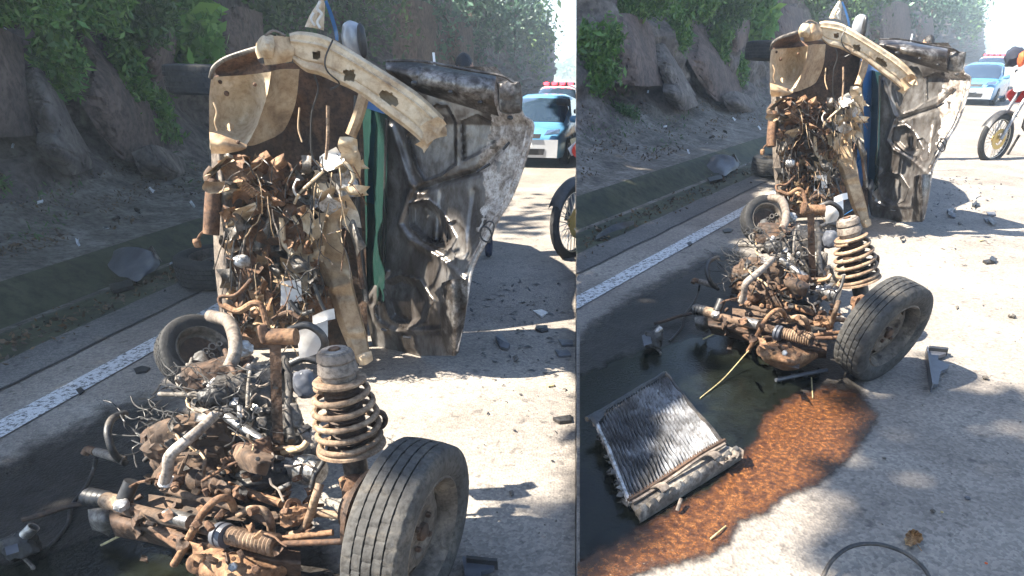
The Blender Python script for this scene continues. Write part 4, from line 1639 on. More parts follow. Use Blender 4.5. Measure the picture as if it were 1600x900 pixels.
def engine(S):
    base = S.P(330, 860, 0)
    t = thing("engine_and_axle", base, "torn off engine and front axle with both wheels " + S.where, "engine")

    # near wheel
    wu = 644 if S is LEFT else 612
    c = S.P(wu, 830, .285)
    v = (c - CAMP).normalized()
    right = v.cross(Vector((0, 0, 1))).normalized()
    upv = right.cross(v).normalized()
    dep = math.asin(-v.z)
    true = math.radians(32.8)
    rot = Matrix.Rotation(-.75 * (dep - true), 3, right)
    up0 = Vector((0, 0, 1))
    fw = Vector((v.x, v.y, 0)).normalized()
    up_t = (fw * math.sin(true) + up0 * math.cos(true))
    to_t = (-fw * math.cos(true) + up0 * math.sin(true))
    ax = right * .85 - up_t * .38 + to_t * .36
    ax = rot @ ax
    R = S.m(142 if S is LEFT else 134, wu, 830, .285)
    # the hub end of the axle carries it; keep the tyre on the road
    ext = R * math.sqrt(max(0, 1 - ax.normalized().z ** 2)) + abs(ax.normalized().z) * R * .3
    c.z += max(-.06, min(.12, (S.k * c.y + ext) - c.z)) * .5
    wheel(S, "front_wheel", c, ax, R, R * .64, t, "rubber_dust", "rim_dirty")

    # far wheel, lying against the road with its hub exposed
    c2 = S.P(314, 552, .22)
    v2 = (c2 - CAMP).normalized()
    r2 = v2.cross(Vector((0, 0, 1))).normalized()
    u2 = r2.cross(v2)
    ax2 = (-v2 * .86 + u2 * .32 + r2 * .40).normalized()
    R2 = S.m(61, 314, 552, .22)
    wheel(S, "front_wheel", c2, ax2, R2, R2 * .62, t, "rubber", "rim_dirty", holes=False, face=-1)
    for (a, b, r) in ((322, 548, 5), (332, 541, 6), (343, 537, 4), (331, 555, 4)):
        mb = MB()
        cc = S.P(a, b, .27)
        m = S.m(r, a, b, .27)
        mb.pipe_open([cc - v2 * -.04, cc, cc - v2 * .03], m, m * .35)
        mb.build("hub_socket", "alu_dirty", t)
    mb = sheet(S, [[(304, 552, .30), (316, 548, .33), (326, 560, .31)], [(300, 562, .30), (312, 564, .33), (324, 572, .31)]], 5, 5, th=.02)
    mb.build("brake_caliper", "steel", t)

    # ---- strut: top mount, bellows, coil spring, seats, tube
    p_top = S.P(524, 556, 846)
    p_bot = S.P(553, 716, 852)
    d = (p_bot - p_top)
    L = d.length
    m = S.m(1, 536, 640, 850)
    dn = d.normalized()
    st = bpy.data.objects.new("strut", None)
    st.location = p_bot - parent_loc(t)
    st.parent = t
    COL.objects.link(st)
    mb = MB()
    mb.lathe(p_top - dn * 9 * m, dn, [(0, 9 * m), (0, 20 * m), (2 * m, 25 * m), (7 * m, 27 * m), (14 * m, 28 * m), (17 * m, 25 * m), (20 * m, 28 * m), (34 * m, 30 * m), (37 * m, 26 * m), (46 * m, 25 * m)], 40)
    mb.build("top_mount", "hose_grey", st)
    mb = MB()
    mb.lathe(p_top - dn * 10.5 * m, dn, [(0, 10 * m), (0, 20 * m), (3 * m, 21 * m), (3 * m, 10 * m)], 32, closed=True)
    mb.build("mount_ring", "pipe_pale", st)
    mb = MB()
    mb.lathe(p_top - dn * 13 * m, dn, [(0, 4 * m), (0, 8 * m), (8 * m, 8 * m)], 6)
    mb.build("mount_nut", "rust", st)
    mb = MB()
    mb.lathe(p_top + dn * 36 * m, dn, [(0, 26 * m), (0, 36 * m), (3 * m, 40 * m), (7 * m, 39 * m), (8 * m, 26 * m)], 40, closed=True)
    mb.build("spring_seat_top", "hose_tan", st)
    prof = []
    for i in range(37):
        f = i / 36
        prof.append((f * 112 * m, (27 if i % 2 else 23.5) * m * (1 + .08 * f)))
    mb = MB()
    mb.lathe(p_top + dn * 44 * m, dn, prof, 28)
    mb.build("dust_boot", "rust_dark", st)
    x, y = perp(dn)
    path = []
    turns = 5.2
    for i in range(150):
        f = i / 149
        a = 2 * math.pi * turns * f + .6
        rr = (35 + 12 * math.sin(min(1, f * 1.6) * math.pi / 2)) * m
        path.append(p_top + dn * (46 + 104 * f) * m + (x * math.cos(a) + y * math.sin(a)) * rr)
    mb = MB()
    mb.tube(path, 4.9 * m, 9)
    mb.build("coil_spring", "hose_tan", st)
    mb = MB()
    mb.lathe(p_top + dn * 146 * m, dn, [(0, 24 * m), (2 * m, 46 * m), (5 * m, 53 * m), (9 * m, 54 * m), (10 * m, 47 * m), (9 * m, 24 * m)], 44, closed=True)
    mb.build("spring_seat_bottom", "hose_tan", st)
    mb = MB()
    mb.lathe(p_top + dn * 150 * m, dn, [(0, 20 * m), (70 * m, 19 * m), (96 * m, 19 * m)], 24)
    mb.build("damper_tube", "dark_metal", st)
    mb = MB()
    cc = S.P(592, 656, 838)
    ring = [cc + Vector((math.cos(a) * 9 * m, 0, math.sin(a) * 14 * m)) + Vector((0, math.cos(a) * 5 * m, 0)) for a in np.linspace(0, 2 * math.pi, 22)]
    mb.tube(ring, 4.6 * m, 8)
    mb.build("bump_ring", "rust_dark", st)

    # steering knuckle, brake parts between strut and wheel
    gearbox_lump(S, t, "knuckle", "rust", 556, 772, .30, 22, 34, 20, 3)
    gearbox_lump(S, t, "knuckle_arm", "rust_orange", 540, 756, .33, 10, 14, 12, 5)
    mb = MB()
    mb.lathe(S.P(575, 800, .29), -ax, [(0, R * .5), (R * .05, R * .5), (R * .07, R * .3), (R * .25, R * .22)], 36)
    mb.build("brake_drum", "rust_dark", t)

    # ---- the power unit: castings
    LUMPS = [("gearbox_case", "mud_brown", 300, 690, 0.29, 66, 46, 60, 1, .22, .55), ("engine_block", "dark_metal", 400, 640, 0.32, 62, 70, 60, 2, .18, .7), ("cylinder_head", "rust_dark", 345, 590, 0.37, 58, 34, 36, 4, .25, .6),
             ("differential_housing", "mud_brown", 300, 735, 0.24, 52, 34, 40, 6, .22, .4), ("engine_mount", "rust", 395, 705, 0.40, 33, 20, 20, 7, .25, .8), ("bell_housing", "rust_dark", 255, 700, 0.23, 28, 42, 34, 9, .2, .5),
             ("alternator", "dark_metal", 335, 620, 0.49, 24, 19, 20, 10, .15, .3), ("starter_motor", "dark_metal", 415, 745, 0.27, 44, 22, 30, 12, .2, .6), ("sump", "rust_dark", 420, 700, 0.17, 70, 44, 40, 14, .15, .7),
             ("intake_manifold", "black_plastic", 410, 590, 0.45, 26, 28, 24, 15, .2, .6), ("pump_body", "alu", 378, 545, 0.52, 17, 14, 14, 16, .2, .5), ("water_pump", "grey_plastic", 478, 600, 0.49, 20, 24, 20, 18, .1, .4),
             ("throttle_body", "alu_dirty", 450, 655, 0.39, 22, 26, 20, 19, .22, .5), ("bracket_casting", "alu_dirty", 488, 690, 0.37, 16, 26, 14, 20, .3, .5), ("final_drive", "rust", 275, 745, 0.27, 30, 18, 22, 21, .15, .2)]
    for nm, mat, u, vv, h, ru, rv, rd, sd, am, cb in LUMPS:
        gearbox_lump(S, t, nm, mat, u, vv, h, ru, rv, rd, sd, am, cb, sub=4)
    # ribs on the gearbox
    mb = MB()
    for (a, b, c_, d_) in ((262, 668, 330, 662), (258, 690, 340, 684), (262, 712, 338, 712), (280, 740, 300, 700), (318, 744, 322, 704)):
        hose(S, [(a, b, .36), ((a + c_) / 2, (b + d_) / 2 - 3, .42), (c_, d_, .38)], 3, 6, 4, mb)
    mb.build("casting_ribs", "mud_brown", t, kind="stuff")

    # engine mount bracket: folded plate with holes
    mb = sheet(S, [[(360, 702, .42), (380, 694, .46), (428, 712, .44)], [(366, 716, .42), (392, 716, .48), (424, 722, .46)], [(376, 734, .36), (398, 740, .42), (416, 744, .40)]], 7, 7, th=.02, amp=3, freq=.08)
    mb.build("mount_plate", "mud_brown", t)
    mb = MB()
    bolt(S, mb, 403, 717, .50, 4)
    mb.build("mount_bolt", "dark_metal", t)

    # vertical metal strip and rusty tube on top of it
    mb = sheet(S, [[(421, 536, 826), (439, 534, 826)], [(424, 640, 826), (441, 640, 826)], [(428, 720, 826), (445, 720, 826)], [(432, 786, 826), (448, 788, 826)]], 5, 14, th=.012, amp=1.2, freq=.06)
    vs_ = mb.build("vertical_strip", "rust_dark", t)
    for a, b in ((430, 606), (433, 690)):
        slab(S, [(a - 4, b - 2), (a + 5, b - 2), (a + 5, b + 2), (a - 4, b + 2)], 829, .012).build("strip_slot", "black_plastic", vs_)
    rod(S, (412, 526, 822), (463, 526, 822), 13, 18).build("rusty_sleeve", "rust_orange", t)
    blob(S, 412, 522, 824, 9, 17, 10, 3, .15, cubic=.7).build("sleeve_clamp", "rust", t)
    # white reservoir with black hose around it
    mb = sheet(S, [[(466, 516, 800), (488, 508, 800), (512, 500, 796)], [(466, 540, 800), (488, 536, 802), (512, 530, 798)], [(468, 560, 800), (486, 556, 800), (508, 548, 798)]], 5, 5, th=.10, amp=1.5, freq=.05)
    mb.build("white_reservoir", "white_plastic", t)
    mb = sheet(S, [[(488, 494, 786), (506, 486, 786), (522, 482, 782)], [(489, 508, 786), (508, 502, 786), (524, 498, 782)]], 5, 5, th=.05, amp=1, freq=.05)
    mb.build("white_cover", "white_plastic", t)
    hose(S, [(452, 516, 812), (478, 508, 814), (500, 520, 814), (508, 538, 812), (500, 556, 808)], 6, 10, 7).build("black_hose", "hose_black", t)

    HOSES = [  # pts, radius, material, name
        ([(330, 494, .52), (356, 502, .56), (367, 530, .58), (366, 556, .54), (358, 574, .5)], 10, "hose_grey", "bypass_hose"),
        ([(334, 650, .50), (316, 668, .52), (290, 690, .50), (266, 712, .46), (262, 736, .40), (256, 758, .34)], [8, 8, 9, 9, 8, 8], "pipe_pale", "pale_pipe"),
        ([(168, 652, .22), (172, 680, .24), (164, 670, .24), (190, 650, .28), (198, 646, .3)], 0, "hose_black", ""),
        ([(196, 646, .28), (176, 654, .30), (168, 674, .28), (174, 700, .22), (184, 716, .16), (196, 724, .12)], 5.5, "hose_black", "coolant_hose"),
        ([(152, 706, .14), (172, 712, .16), (194, 720, .14)], 7, "hose_grey", "drain_pipe"),
        ([(132, 710, .12), (138, 702, .14), (148, 706, .14)], 6, "rust", "drain_pipe_end"),
        ([(290, 680, .30), (262, 692, .30), (242, 704, .26), (226, 720, .2)], 3.5, "hose_black", "black_cable"),
        ([(250, 616, .36), (300, 617, .42), (340, 618, .46), (366, 622, .46)], 4, "alu_dirty", "selector_rod"),
        ([(356, 652, .44), (390, 676, .42), (424, 700, .38)], 8, "steel", "grey_rod"),
        ([(400, 702, .36), (440, 700, .38), (466, 700, .38)], 4, "hose_tan", "vacuum_pipe"),
        ([(442, 706, .36), (470, 700, .4), (480, 690, .42)], 5, "tan_dust", "short_pipe"),
        ([(330, 775, .22), (352, 778, .24), (364, 790, .22)], 0, "rust", ""),
        ([(272, 882, .10), (284, 862, .16), (300, 832, .24), (318, 800, .32), (340, 780, .36), (358, 780, .34), (366, 796, .28)], 6, "rust_orange", "curved_hose"),
        ([(374, 804, .26), (392, 796, .30), (412, 798, .30), (422, 814, .26), (424, 834, .20)], 6.5, "hose_tan", "looped_hose"),
        ([(500, 756, .42), (492, 780, .38), (484, 806, .30), (470, 832, .22), (450, 836, .2)], 6.5, "hose_tan", "stabiliser_link"),
        ([(514, 690, .5), (506, 720, .44), (492, 742, .4), (486, 762, .36)], 4, "hose_black", "brake_hose"),
        ([(380, 720, .40), (360, 726, .40), (332, 742, .34), (316, 752, .3)], 2.4, "rust", "brake_pipe"),
        ([(352, 548, .5), (360, 570, .52), (372, 584, .5), (396, 562, .5)], 4, "rust_dark", "fuel_hose"),
        ([(386, 640, .48), (388, 600, .5), (394, 570, .5), (402, 560, .5)], 2.6, "alu_dirty", "dipstick_tube"),
        ([(330, 640, .46), (352, 606, .48), (376, 580, .48), (396, 562, .48)], 3, "mud_brown", "thin_strut"),
        ([(280, 606, .34), (276, 590, .36), (292, 580, .38), (300, 560, .36)], 2.4, "alu_dirty", "bent_wire"),
        ([(284, 590, .3), (292, 612, .3), (296, 640, .3)], 2.6, "tan_dust", "clip_wire"),
        ([(455, 568, .5), (476, 560, .52), (500, 566, .5)], 6, "hose_black", "heater_hose"),
        ([(446, 560, .48), (452, 600, .48), (450, 640, .44), (456, 690, .4)], 6, "dark_metal", "dark_pipe")]
    for pts, r, mat, nm in HOSES:
        if nm:
            hose(S, pts, r, 10, 6).build(nm, mat, t)
    # white wrap at the end of the pale pipe, little white connector
    rod(S, (261, 744, .37), (257, 758, .34), 9.5, 14).build("pipe_wrap", "white_plastic", t)
    rod(S, (375, 634, .50), (375, 652, .46), 4, 10).build("white_connector", "white_plastic", t)
    for a, b, r in ((352, 640, 7), (344, 646, 5)):
        mb = MB()
        bolt(S, mb, a, b, .5, r)
        mb.build("pipe_fitting", "alu_dirty", t)

    # drive shaft: bellows and rod running to the near wheel
    bellows(S, (284, 748, .24), (322, 750, .26), (21, 21), 2).build("joint_housing", "mud_brown", t)
    bellows(S, (320, 748, .26), (370, 766, .26), (23, 13), 5).build("drive_boot", "rust_dark", t)
    hose(S, [(368, 764, .27), (440, 787, .27)], 7, 12, 4).build("drive_shaft", "rust_orange", t)
    hose(S, [(446, 794, .27), (560, 810, .27)], 6.5, 12, 4).build("drive_shaft", "hose_tan", t)
    # steel joint to the right of the strip
    mb = MB()
    a, b = S.P(446, 726, .30), S.P(500, 738, .30)
    mm = S.m(1, 470, 730, .3)
    LL = (b - a).length
    mb.lathe(a, b - a, [(0, 12 * mm), (LL * .3, 12 * mm), (LL * .32, 19 * mm), (LL * .5, 19 * mm), (LL * .52, 24 * mm), (LL * .72, 24 * mm), (LL * .74, 20 * mm), (LL, 19 * mm)], 28)
    mb.build("steel_joint", "steel", t)

    # steering rack with collars and bellows
    bellows(S, (136, 776, .16), (168, 780, .18), (15, 13), 4).build("rack_boot", "black_plastic", t)
    rod(S, (166, 782, .19), (196, 789, .20), 13, 16).build("rack_collar", "hose_tan", t)
    mb = rod(S, (186, 792, .2), (350, 832, .24), 10.5, 16)
    rk = mb.build("steering_rack", "mud_brown", t)
    rod(S, (262, 806, .25), (300, 816, .26), 12, 16).build("rack_sleeve", "steel", rk)
    rod(S, (194, 780, .24), (206, 752, .30), 11, 14).build("rack_pinion", "black_plastic", rk)
    blob(S, 190, 790, .24, 11, 10, 10, 3, .25).build("pinion_clamp", "alu", rk)
    mb = MB()
    a, b = S.P(341, 834, .25), S.P(356, 838, .25)
    mm = S.m(1, 348, 836, .25)
    LL = (b - a).length
    mb.lathe(a, b - a, [(0, 12 * mm), (0, 19 * mm), (LL * .4, 20 * mm), (LL * .45, 16 * mm), (LL * .6, 16 * mm), (LL * .62, 20 * mm), (LL, 19 * mm)], 30)
    mb.build("rack_nut", "grey_plastic", rk)
    bellows(S, (358, 836, .25), (432, 852, .25), (15, 19), 12).build("steering_boot", "hose_tan", t)
    rod(S, (430, 850, .25), (540, 846, .26), 5, 10).build("tie_rod", "rust", t)
    rod(S, (436, 842, .24), (520, 832, .26), 5, 10).build("track_link", "rust_orange", t)

    # subframe: long pressed member across the front, brackets and control arm
    mb = sheet(S, [[(170, 796, .17), (240, 806, .17), (320, 824, .17), (400, 850, .17), (470, 862, .17)], [(172, 816, .16), (240, 828, .19), (320, 848, .20), (400, 870, .19), (470, 880, .17)], [(180, 838, .08), (240, 850, .09), (320, 872, .1), (400, 896, .1), (470, 900, .1)]], 8, 7, th=.05, amp=4, freq=.03, seed=4)
    mb.build("subframe", "rust_dark", t)
    mb = sheet(S, [[(232, 772, .2), (300, 782, .22), (360, 792, .22), (440, 800, .22)], [(232, 790, .2), (300, 802, .22), (360, 812, .24), (440, 820, .22)]], 8, 5, th=.06, amp=3, freq=.04)
    mb.build("subframe_rail", "mud_brown", t)
    hose(S, [(256, 764, .28), (300, 776, .28), (340, 786, .28), (390, 802, .26), (424, 820, .24)], 6, 10, 6).build("stabiliser_bar", "mud_brown", t)
    mb = sheet(S, [[(137, 796, .14), (158, 794, .16), (176, 800, .14)], [(139, 814, .12), (158, 814, .14), (176, 816, .12)], [(144, 828, .06), (158, 832, .07), (170, 838, .04)]], 6, 6, th=.02, amp=2, freq=.08)
    mb.build("bracket_plate", "alu_dirty", t)
    mb = MB()
    P = [S.P(*p) for p in ((246, 828, .16), (262, 834, .17), (280, 846, .17), (300, 856, .15))]
    mb.pipe_open(catmull(P, 5), S.m(12, 262, 834, .17), S.m(3, 262, 834, .17))
    mb.build("open_pipe", "rust", t)
    # control arm casting
    mb = sheet(S, [[(300, 872, .15), (324, 858, .18), (352, 852, .18), (384, 856, .18), (420, 872, .16), (470, 864, .14)], [(304, 890, .15), (326, 880, .19), (354, 878, .21), (388, 884, .2), (420, 890, .17), (466, 878, .14)],
                   [(310, 906, .12), (334, 904, .15), (356, 908, .18), (386, 914, .17), (416, 908, .13), (450, 896, .11)], [(330, 918, .05), (344, 924, .05), (362, 930, .06), (386, 930, .05), (410, 922, .05), (430, 910, .06)]], 7, 7, th=.06, amp=6, freq=.045, seed=6)
    arm = mb.build("control_arm", "rust_orange", t, smooth=45)
    mb = MB()
    a = S.P(310, 880, .17)
    mm = S.m(1, 310, 880, .17)
    mb.lathe(a, (CAMP - a), [(-10 * mm, 17 * mm), (4 * mm, 17 * mm), (6 * mm, 14 * mm), (6 * mm, 7 * mm), (2 * mm, 6 * mm)], 24)
    mb.build("arm_bush", "rust_orange", arm)
    for a, b, r in ((364, 886, 8), (400, 890, 8), (365, 873, 4)):
        mb = MB()
        bolt(S, mb, a, b, .24, r)
        mb.build("arm_bolt", "steel" if b == 886 else "rust", arm)
    slab(S, [(372, 900), (404, 906), (400, 926), (366, 918)], .15, .02).build("arm_plate", "steel", arm)
    # knuckle bracket at the end of the shaft
    gearbox_lump(S, t, "link_bracket", "rust_orange", 462, 806, .28, 24, 17, 20, 8, .3, .5, 4)
    mb = MB()
    a = S.P(458, 790, .31)
    mm = S.m(1, 458, 790, .31)
    mb.lathe(a, CAMP - a + Vector((.3, 0, 0)), [(-6 * mm, 12 * mm), (6 * mm, 12 * mm), (6 * mm, 6 * mm), (0, 5 * mm)], 20)
    mb.build("bracket_eye", "rust", t)

    # loose wiring and small fittings, far too many to count
    rng = np.random.default_rng(31)
    ZW = [(198, 268, 640, 700, .2, .36, 30, "wire_black", 1.0), (250, 420, 560, 680, .44, .6, 46, "wire_black", .9), (340, 500, 560, 760, .42, .52, 6, "hose_grey", 1.7), (150, 420, 740, 880, .2, .32, 5, "rust", 1.7), (250, 480, 560, 720, .42, .52, 4, "tan_dust", 1.5)]
    for u0, u1, v0, v1, h0, h1, n, mat, r in ZW:
        mb = MB()
        for _ in range(n):
            u, vv, h = rng.uniform(u0, u1), rng.uniform(v0, v1), rng.uniform(h0, h1)
            a = rng.uniform(0, 6.28)
            pts = [(u, vv, h)]
            for _i in range(4):
                a += rng.normal() * .55
                u += math.cos(a) * 14
                vv += math.sin(a) * 10
                h = max(.05, h + rng.normal() * .02)
                pts.append((u, vv, h))
            hose(S, pts, r * rng.uniform(.6, 1.5), 5, 5, mb)
        mb.build("loose_wiring", mat, t, kind="stuff")
    ZS = [("alu_dirty", 24, 255, 470, 570, 690, .40), ("alu", 6, 290, 420, 560, 660, .44), ("dark_metal", 40, 250, 500, 570, 770, .38), ("rust", 34, 250, 500, 660, 830, .3), ("rust_dark", 40, 200, 480, 740, 880, .22), ("rust_orange", 16, 300, 500, 700, 880, .3)]
    for mat, n, u0, u1, v0, v1, h in ZS:
        mb = MB()
        for _ in range(n):
            u, vv = rng.uniform(u0, u1), rng.uniform(v0, v1)
            hh = h + rng.uniform(-.08, .06)
            c = S.P(u, vv, hh)
            s = S.m(1, u, vv, hh)
            k = rng.integers(0, 4)
            if k == 0:
                crumple(S, mb, u, vv, hh, rng.uniform(5, 11), rng.uniform(4, 9), rng, .4, .06)
            elif k == 1:
                d = Vector(rng.normal(size=3)).normalized()
                r = rng.uniform(3, 7) * s
                mb.lathe(c, d, [(-r * 1.4, r), (r * .4, r), (r * .4, r * .7), (r * 1.2, r * .7)], 10)
            else:
                q = Matrix.Rotation(rng.uniform(0, 6), 3, Vector(rng.normal(size=3)).normalized())
                a, b, c_ = rng.uniform(4, 11) * s, rng.uniform(3, 7) * s, rng.uniform(2, 6) * s
                mb.box(c, q @ Vector((a, 0, 0)), q @ Vector((0, b, 0)), q @ Vector((0, 0, c_)), .25)
        mb.build("small_fittings", mat, t, kind="stuff", smooth=30)
    return t


ENG = {S.name: engine(S) for S in (LEFT, RIGHT)}
# ================================================================ loose pieces on the road and verge
def pump_box(S):
    t = thing("broken_pump", S.P(35, 880, 0), "dark broken pump with a steel nozzle lying left of engine " + S.where, "car part")
    blob(S, 32, 852, .07, 26, 24, 20, 4, .25, cubic=.6, sub=4).build("pump_case", "dark_metal", t, smooth=35)
    mb = MB()
    P = [S.P(*p) for p in ((40, 836, .11), (48, 828, .13), (53, 823, .14))]
    mb.pipe_open(P, S.m(9, 48, 828, .13), S.m(2, 48, 828, .13))
    mb.build("nozzle", "steel", t)
    slab(S, [(4, 842), (24, 834), (30, 862), (10, 868)], .10, .02).build("mounting_tab", "grey_plastic", t)
    hose(S, [(36, 870, .03), (50, 884, .02), (52, 888, .02)], 3, 6, 4).build("outlet", "alu_dirty", t)
    mb = hose(S, [(36, 812, .03), (60, 806, .04), (96, 794, .05), (130, 786, .06)], 4.5, 8, 5)
    tag(mb.build("bent_rod", "rust_dark"), "rusty bent rod on the wet asphalt behind the pump " + S.where, "rod")
    mb = hose(S, [(150, 716, .12), (146, 734, .06), (134, 760, .04), (112, 790, .03), (106, 818, .02), (88, 842, .02), (74, 856, .02)], 3.0, 7, 6)
    tag(mb.build("loose_cable", "hose_black"), "dark cable trailing from the engine to the broken pump " + S.where, "cable")
    mb = hose(S, [(158, 852, .03), (190, 836, .07), (230, 818, .12), (266, 804, .18), (282, 806, .2)], 1.9, 6, 5)
    tag(mb.build("dry_stalk", "straw"), "pale dry stalk leaning on the steering rack " + S.where, "stalk")


def gutter_shard(S):
    ctrl = [[(166, 402, .05), (186, 388, .17), (212, 386, .22), (234, 392, .2), (244, 398, .15)], [(170, 418, .06), (192, 410, .12), (214, 408, .13), (236, 412, .12), (250, 412, .1)], [(186, 432, .04), (200, 434, .05), (214, 440, .05), (228, 430, .05), (240, 424, .06)]]
    mb = sheet(S, ctrl, 7, 7, th=.006, amp=2, freq=.06)
    t = mb.build("plastic_shard", "grey_plastic")
    tag(t, "large curved grey plastic shard lying in the mossy gutter " + S.where, "plastic shard")
    sheet(S, [[(228, 392, .16), (236, 384, .24), (242, 390, .2)], [(234, 408, .12), (246, 404, .14), (254, 410, .1)]], 5, 5, th=.006).build("torn_tip", "alu_dirty", t)
    lay(S, [(170, 444), (205, 436), (208, 446), (176, 454)], .04, .03).build("shard_base", "black_plastic", t)
    if S is RIGHT:
        ctrl = [[(-110, 590, .03), (-75, 566, .1), (-40, 556, .1), (-15, 552, .06)], [(-112, 600, .02), (-74, 582, .06), (-40, 572, .06), (-14, 562, .04)]]
        mb = sheet(S, ctrl, 7, 5, th=.02, amp=5, freq=.05)
        tag(mb.build("bumper_fragment", "black_plastic"), "long black bumper fragment at the edge of the gutter in right view", "bumper piece")


DEBRIS = [  # outline, height, thickness, material, label
    ([(770, 522), (782, 516), (790, 528), (800, 538), (796, 548), (780, 544)], .05, .04, "grey_plastic", "dark broken clip block in the shade of the hood"),
    ([(828, 484), (846, 482), (862, 488), (846, 496)], .03, .02, "white_plastic", "white plastic splinter near the edge of hood shadow"),
    ([(834, 506), (858, 506), (860, 516), (846, 520), (834, 514)], .04, .03, "black_plastic", "small dark plastic block beyond the hood shadow"),
    ([(862, 544), (890, 546), (900, 556), (872, 558)], .03, .02, "grey_plastic", "thin grey trim piece at the shadow edge"),
    ([(868, 528), (898, 530), (899, 538), (876, 540)], .03, .02, "grey_plastic", "long grey splinter behind the trim piece"),
    ([(858, 652), (880, 648), (900, 646), (898, 658), (872, 660)], .03, .03, "dark_metal", "dark metal flake at end of the beam shadow"),
    ([(800, 556), (808, 552), (812, 560), (804, 564)], .02, .02, "stone", "grey pebble sized chip in the long shadow"),
    ([(852, 598), (864, 596), (868, 602), (856, 604)], .02, .02, "straw", "yellowish wood chip on bright asphalt"),
    ([(794, 766), (802, 764), (804, 772), (798, 776)], .015, .015, "stone", "round grey stone right of the wheel top"),
]


def debris(S):
    for poly, h, th, mat, lab in DEBRIS:
        if S is LEFT and max(p[0] for p in poly) > 899:
            poly = [(min(p[0], 897), p[1]) for p in poly]
        mb = MB()
        rng = np.random.default_rng(int(poly[0][0]))
        n = len(poly)
        c = (sum(p[0] for p in poly) / n, sum(p[1] for p in poly) / n)
        h *= .6
        poly = [(c[0] + (p[0] - c[0]) * .75, c[1] + (p[1] - c[1]) * .75) for p in poly]
        top = [S.P(p[0], p[1], h * rng.uniform(.5, 1.2)) for p in poly]
        mid = S.P(c[0], c[1], h * 1.3)
        bot = [S.ground(p) + Vector((0, 0, .003)) for p in top]
        mb.add(top + [mid] + bot, [(i, (i + 1) % n, n) for i in range(n)] + [(i, i + n + 1, (i + 1) % n + n + 1, (i + 1) % n) for i in range(n)] + [tuple(range(n + 1, 2 * n + 1))[::-1]])
        tag(mb.build("debris_piece", mat, smooth=0), lab + " " + S.where, "debris", "wreck debris on the road")
    # angled grey bracket right of the near wheel
    t = thing("angle_bracket", S.P(752, 930, 0), "angled grey plastic bracket lying in the wheel's shadow " + S.where, "bracket")
    pts = [rq(x, y) for x, y in ((1448, 542), (1458, 540), (1482, 545), (1478, 552), (1466, 556), (1466, 562), (1484, 570), (1480, 576), (1470, 580), (1466, 600), (1458, 600), (1452, 570))]
    lay(S, pts, .035, .02).build("bracket_plate", "grey_plastic", t, smooth=0)
    a = [rq(x, y) for x, y in ((1448, 542), (1450, 540), (1460, 598), (1457, 600))]
    lay(S, a, .06, .05).build("bracket_wall", "grey_plastic", t, smooth=0)
    a = [rq(x, y) for x, y in ((1452, 540), (1482, 543), (1482, 546), (1452, 543))]
    lay(S, a, .055, .04).build("bracket_lip", "black_plastic", t, smooth=0)
    # litter scraps along the bank foot
    rng = np.random.default_rng(41)
    for i, (u, v, row, sz) in enumerate(((62, 316, 438, 8), (122, 378, 452, 9), (236, 296, 372, 8), (300, 318, 388, 9), (165, 356, 440, 7), (20, 228, 384, 6), (270, 410, 424, 7), (8, 44, 356, 6), (215, 328, 408, 10), (180, 342, 430, 11))):
        mb = MB()
        crumple(S, mb, u, v, row, sz * .6, sz * .3, rng, .4, 8)
        m = "paper" if i < 8 else "black_plastic"
        lab = ("white paper scrap among the leaves at the bank foot " if i < 8 else "dark plastic flake on the soil above the gutter ") + S.where
        tag(mb.build("litter_scrap", m, smooth=0), lab, "litter", ("paper scraps " if i < 8 else "plastic flakes ") + S.where)
    # dark patch of loose tar on the marking
    mb = lay(S, [(118, 608), (126, 604), (132, 610), (124, 616)], .014, .008)
    tag(mb.build("tar_lump", "black_plastic", smooth=0), "small black lump lying on the white road marking " + S.where, "debris")
    mb = lay(S, [(208, 576), (222, 571), (234, 574), (228, 580), (212, 582)], .014, .012)
    tag(mb.build("rubber_flake", "black_plastic", smooth=0), "black rubber flake beside the white road marking " + S.where, "debris")
    # loose grit
    mb = MB()
    for _ in range(420):
        v = 430 + 900 * rng.uniform(0, 1) ** 1.5
        u = rng.uniform(560, 1000) if rng.uniform() < .75 else rng.uniform(0, 300)
        p = S.P(u, v)
        if p.x * S.side < .02:
            continue
        r = rng.uniform(.002, .007)
        q = [Vector(rng.normal(size=3)).normalized() * r for _ in range(4)]
        mb.add([p + x + Vector((0, 0, r * .6)) for x in q], [(0, 1, 2), (0, 3, 1), (1, 3, 2), (0, 2, 3)])
    o = mb.build("grit", "stone", smooth=0, kind="stuff")
    tag(o, "loose grit and glass crumbs on the asphalt " + S.where, "grit")
    mb = MB()
    for _ in range(170):
        u, v = rng.normal(800, 60), 440 + abs(rng.normal(0, 110))
        p = S.P(u, v)
        if p.x * S.side < .03 or u < 730:
            continue
        r = S.m(rng.uniform(.8, 3.6), u, v)
        a = rng.uniform(0, 6.28)
        e1 = Vector((math.cos(a), math.sin(a), rng.uniform(-.2, .5))) * r * rng.uniform(1, 3)
        e2 = Vector((-math.sin(a), math.cos(a), rng.uniform(0, .5))) * r
        p.z += .006
        mb.add([p - e1, p + e2, p + e1, p - e2 * .5 + Vector((0, 0, r * .5))], [(0, 3, 1), (1, 3, 2), (0, 1, 2)])
    o = mb.build("plastic_splinters", "black_plastic", smooth=0, kind="stuff")
    tag(o, "small dark plastic splinters strewn right of the hood " + S.where, "splinters")


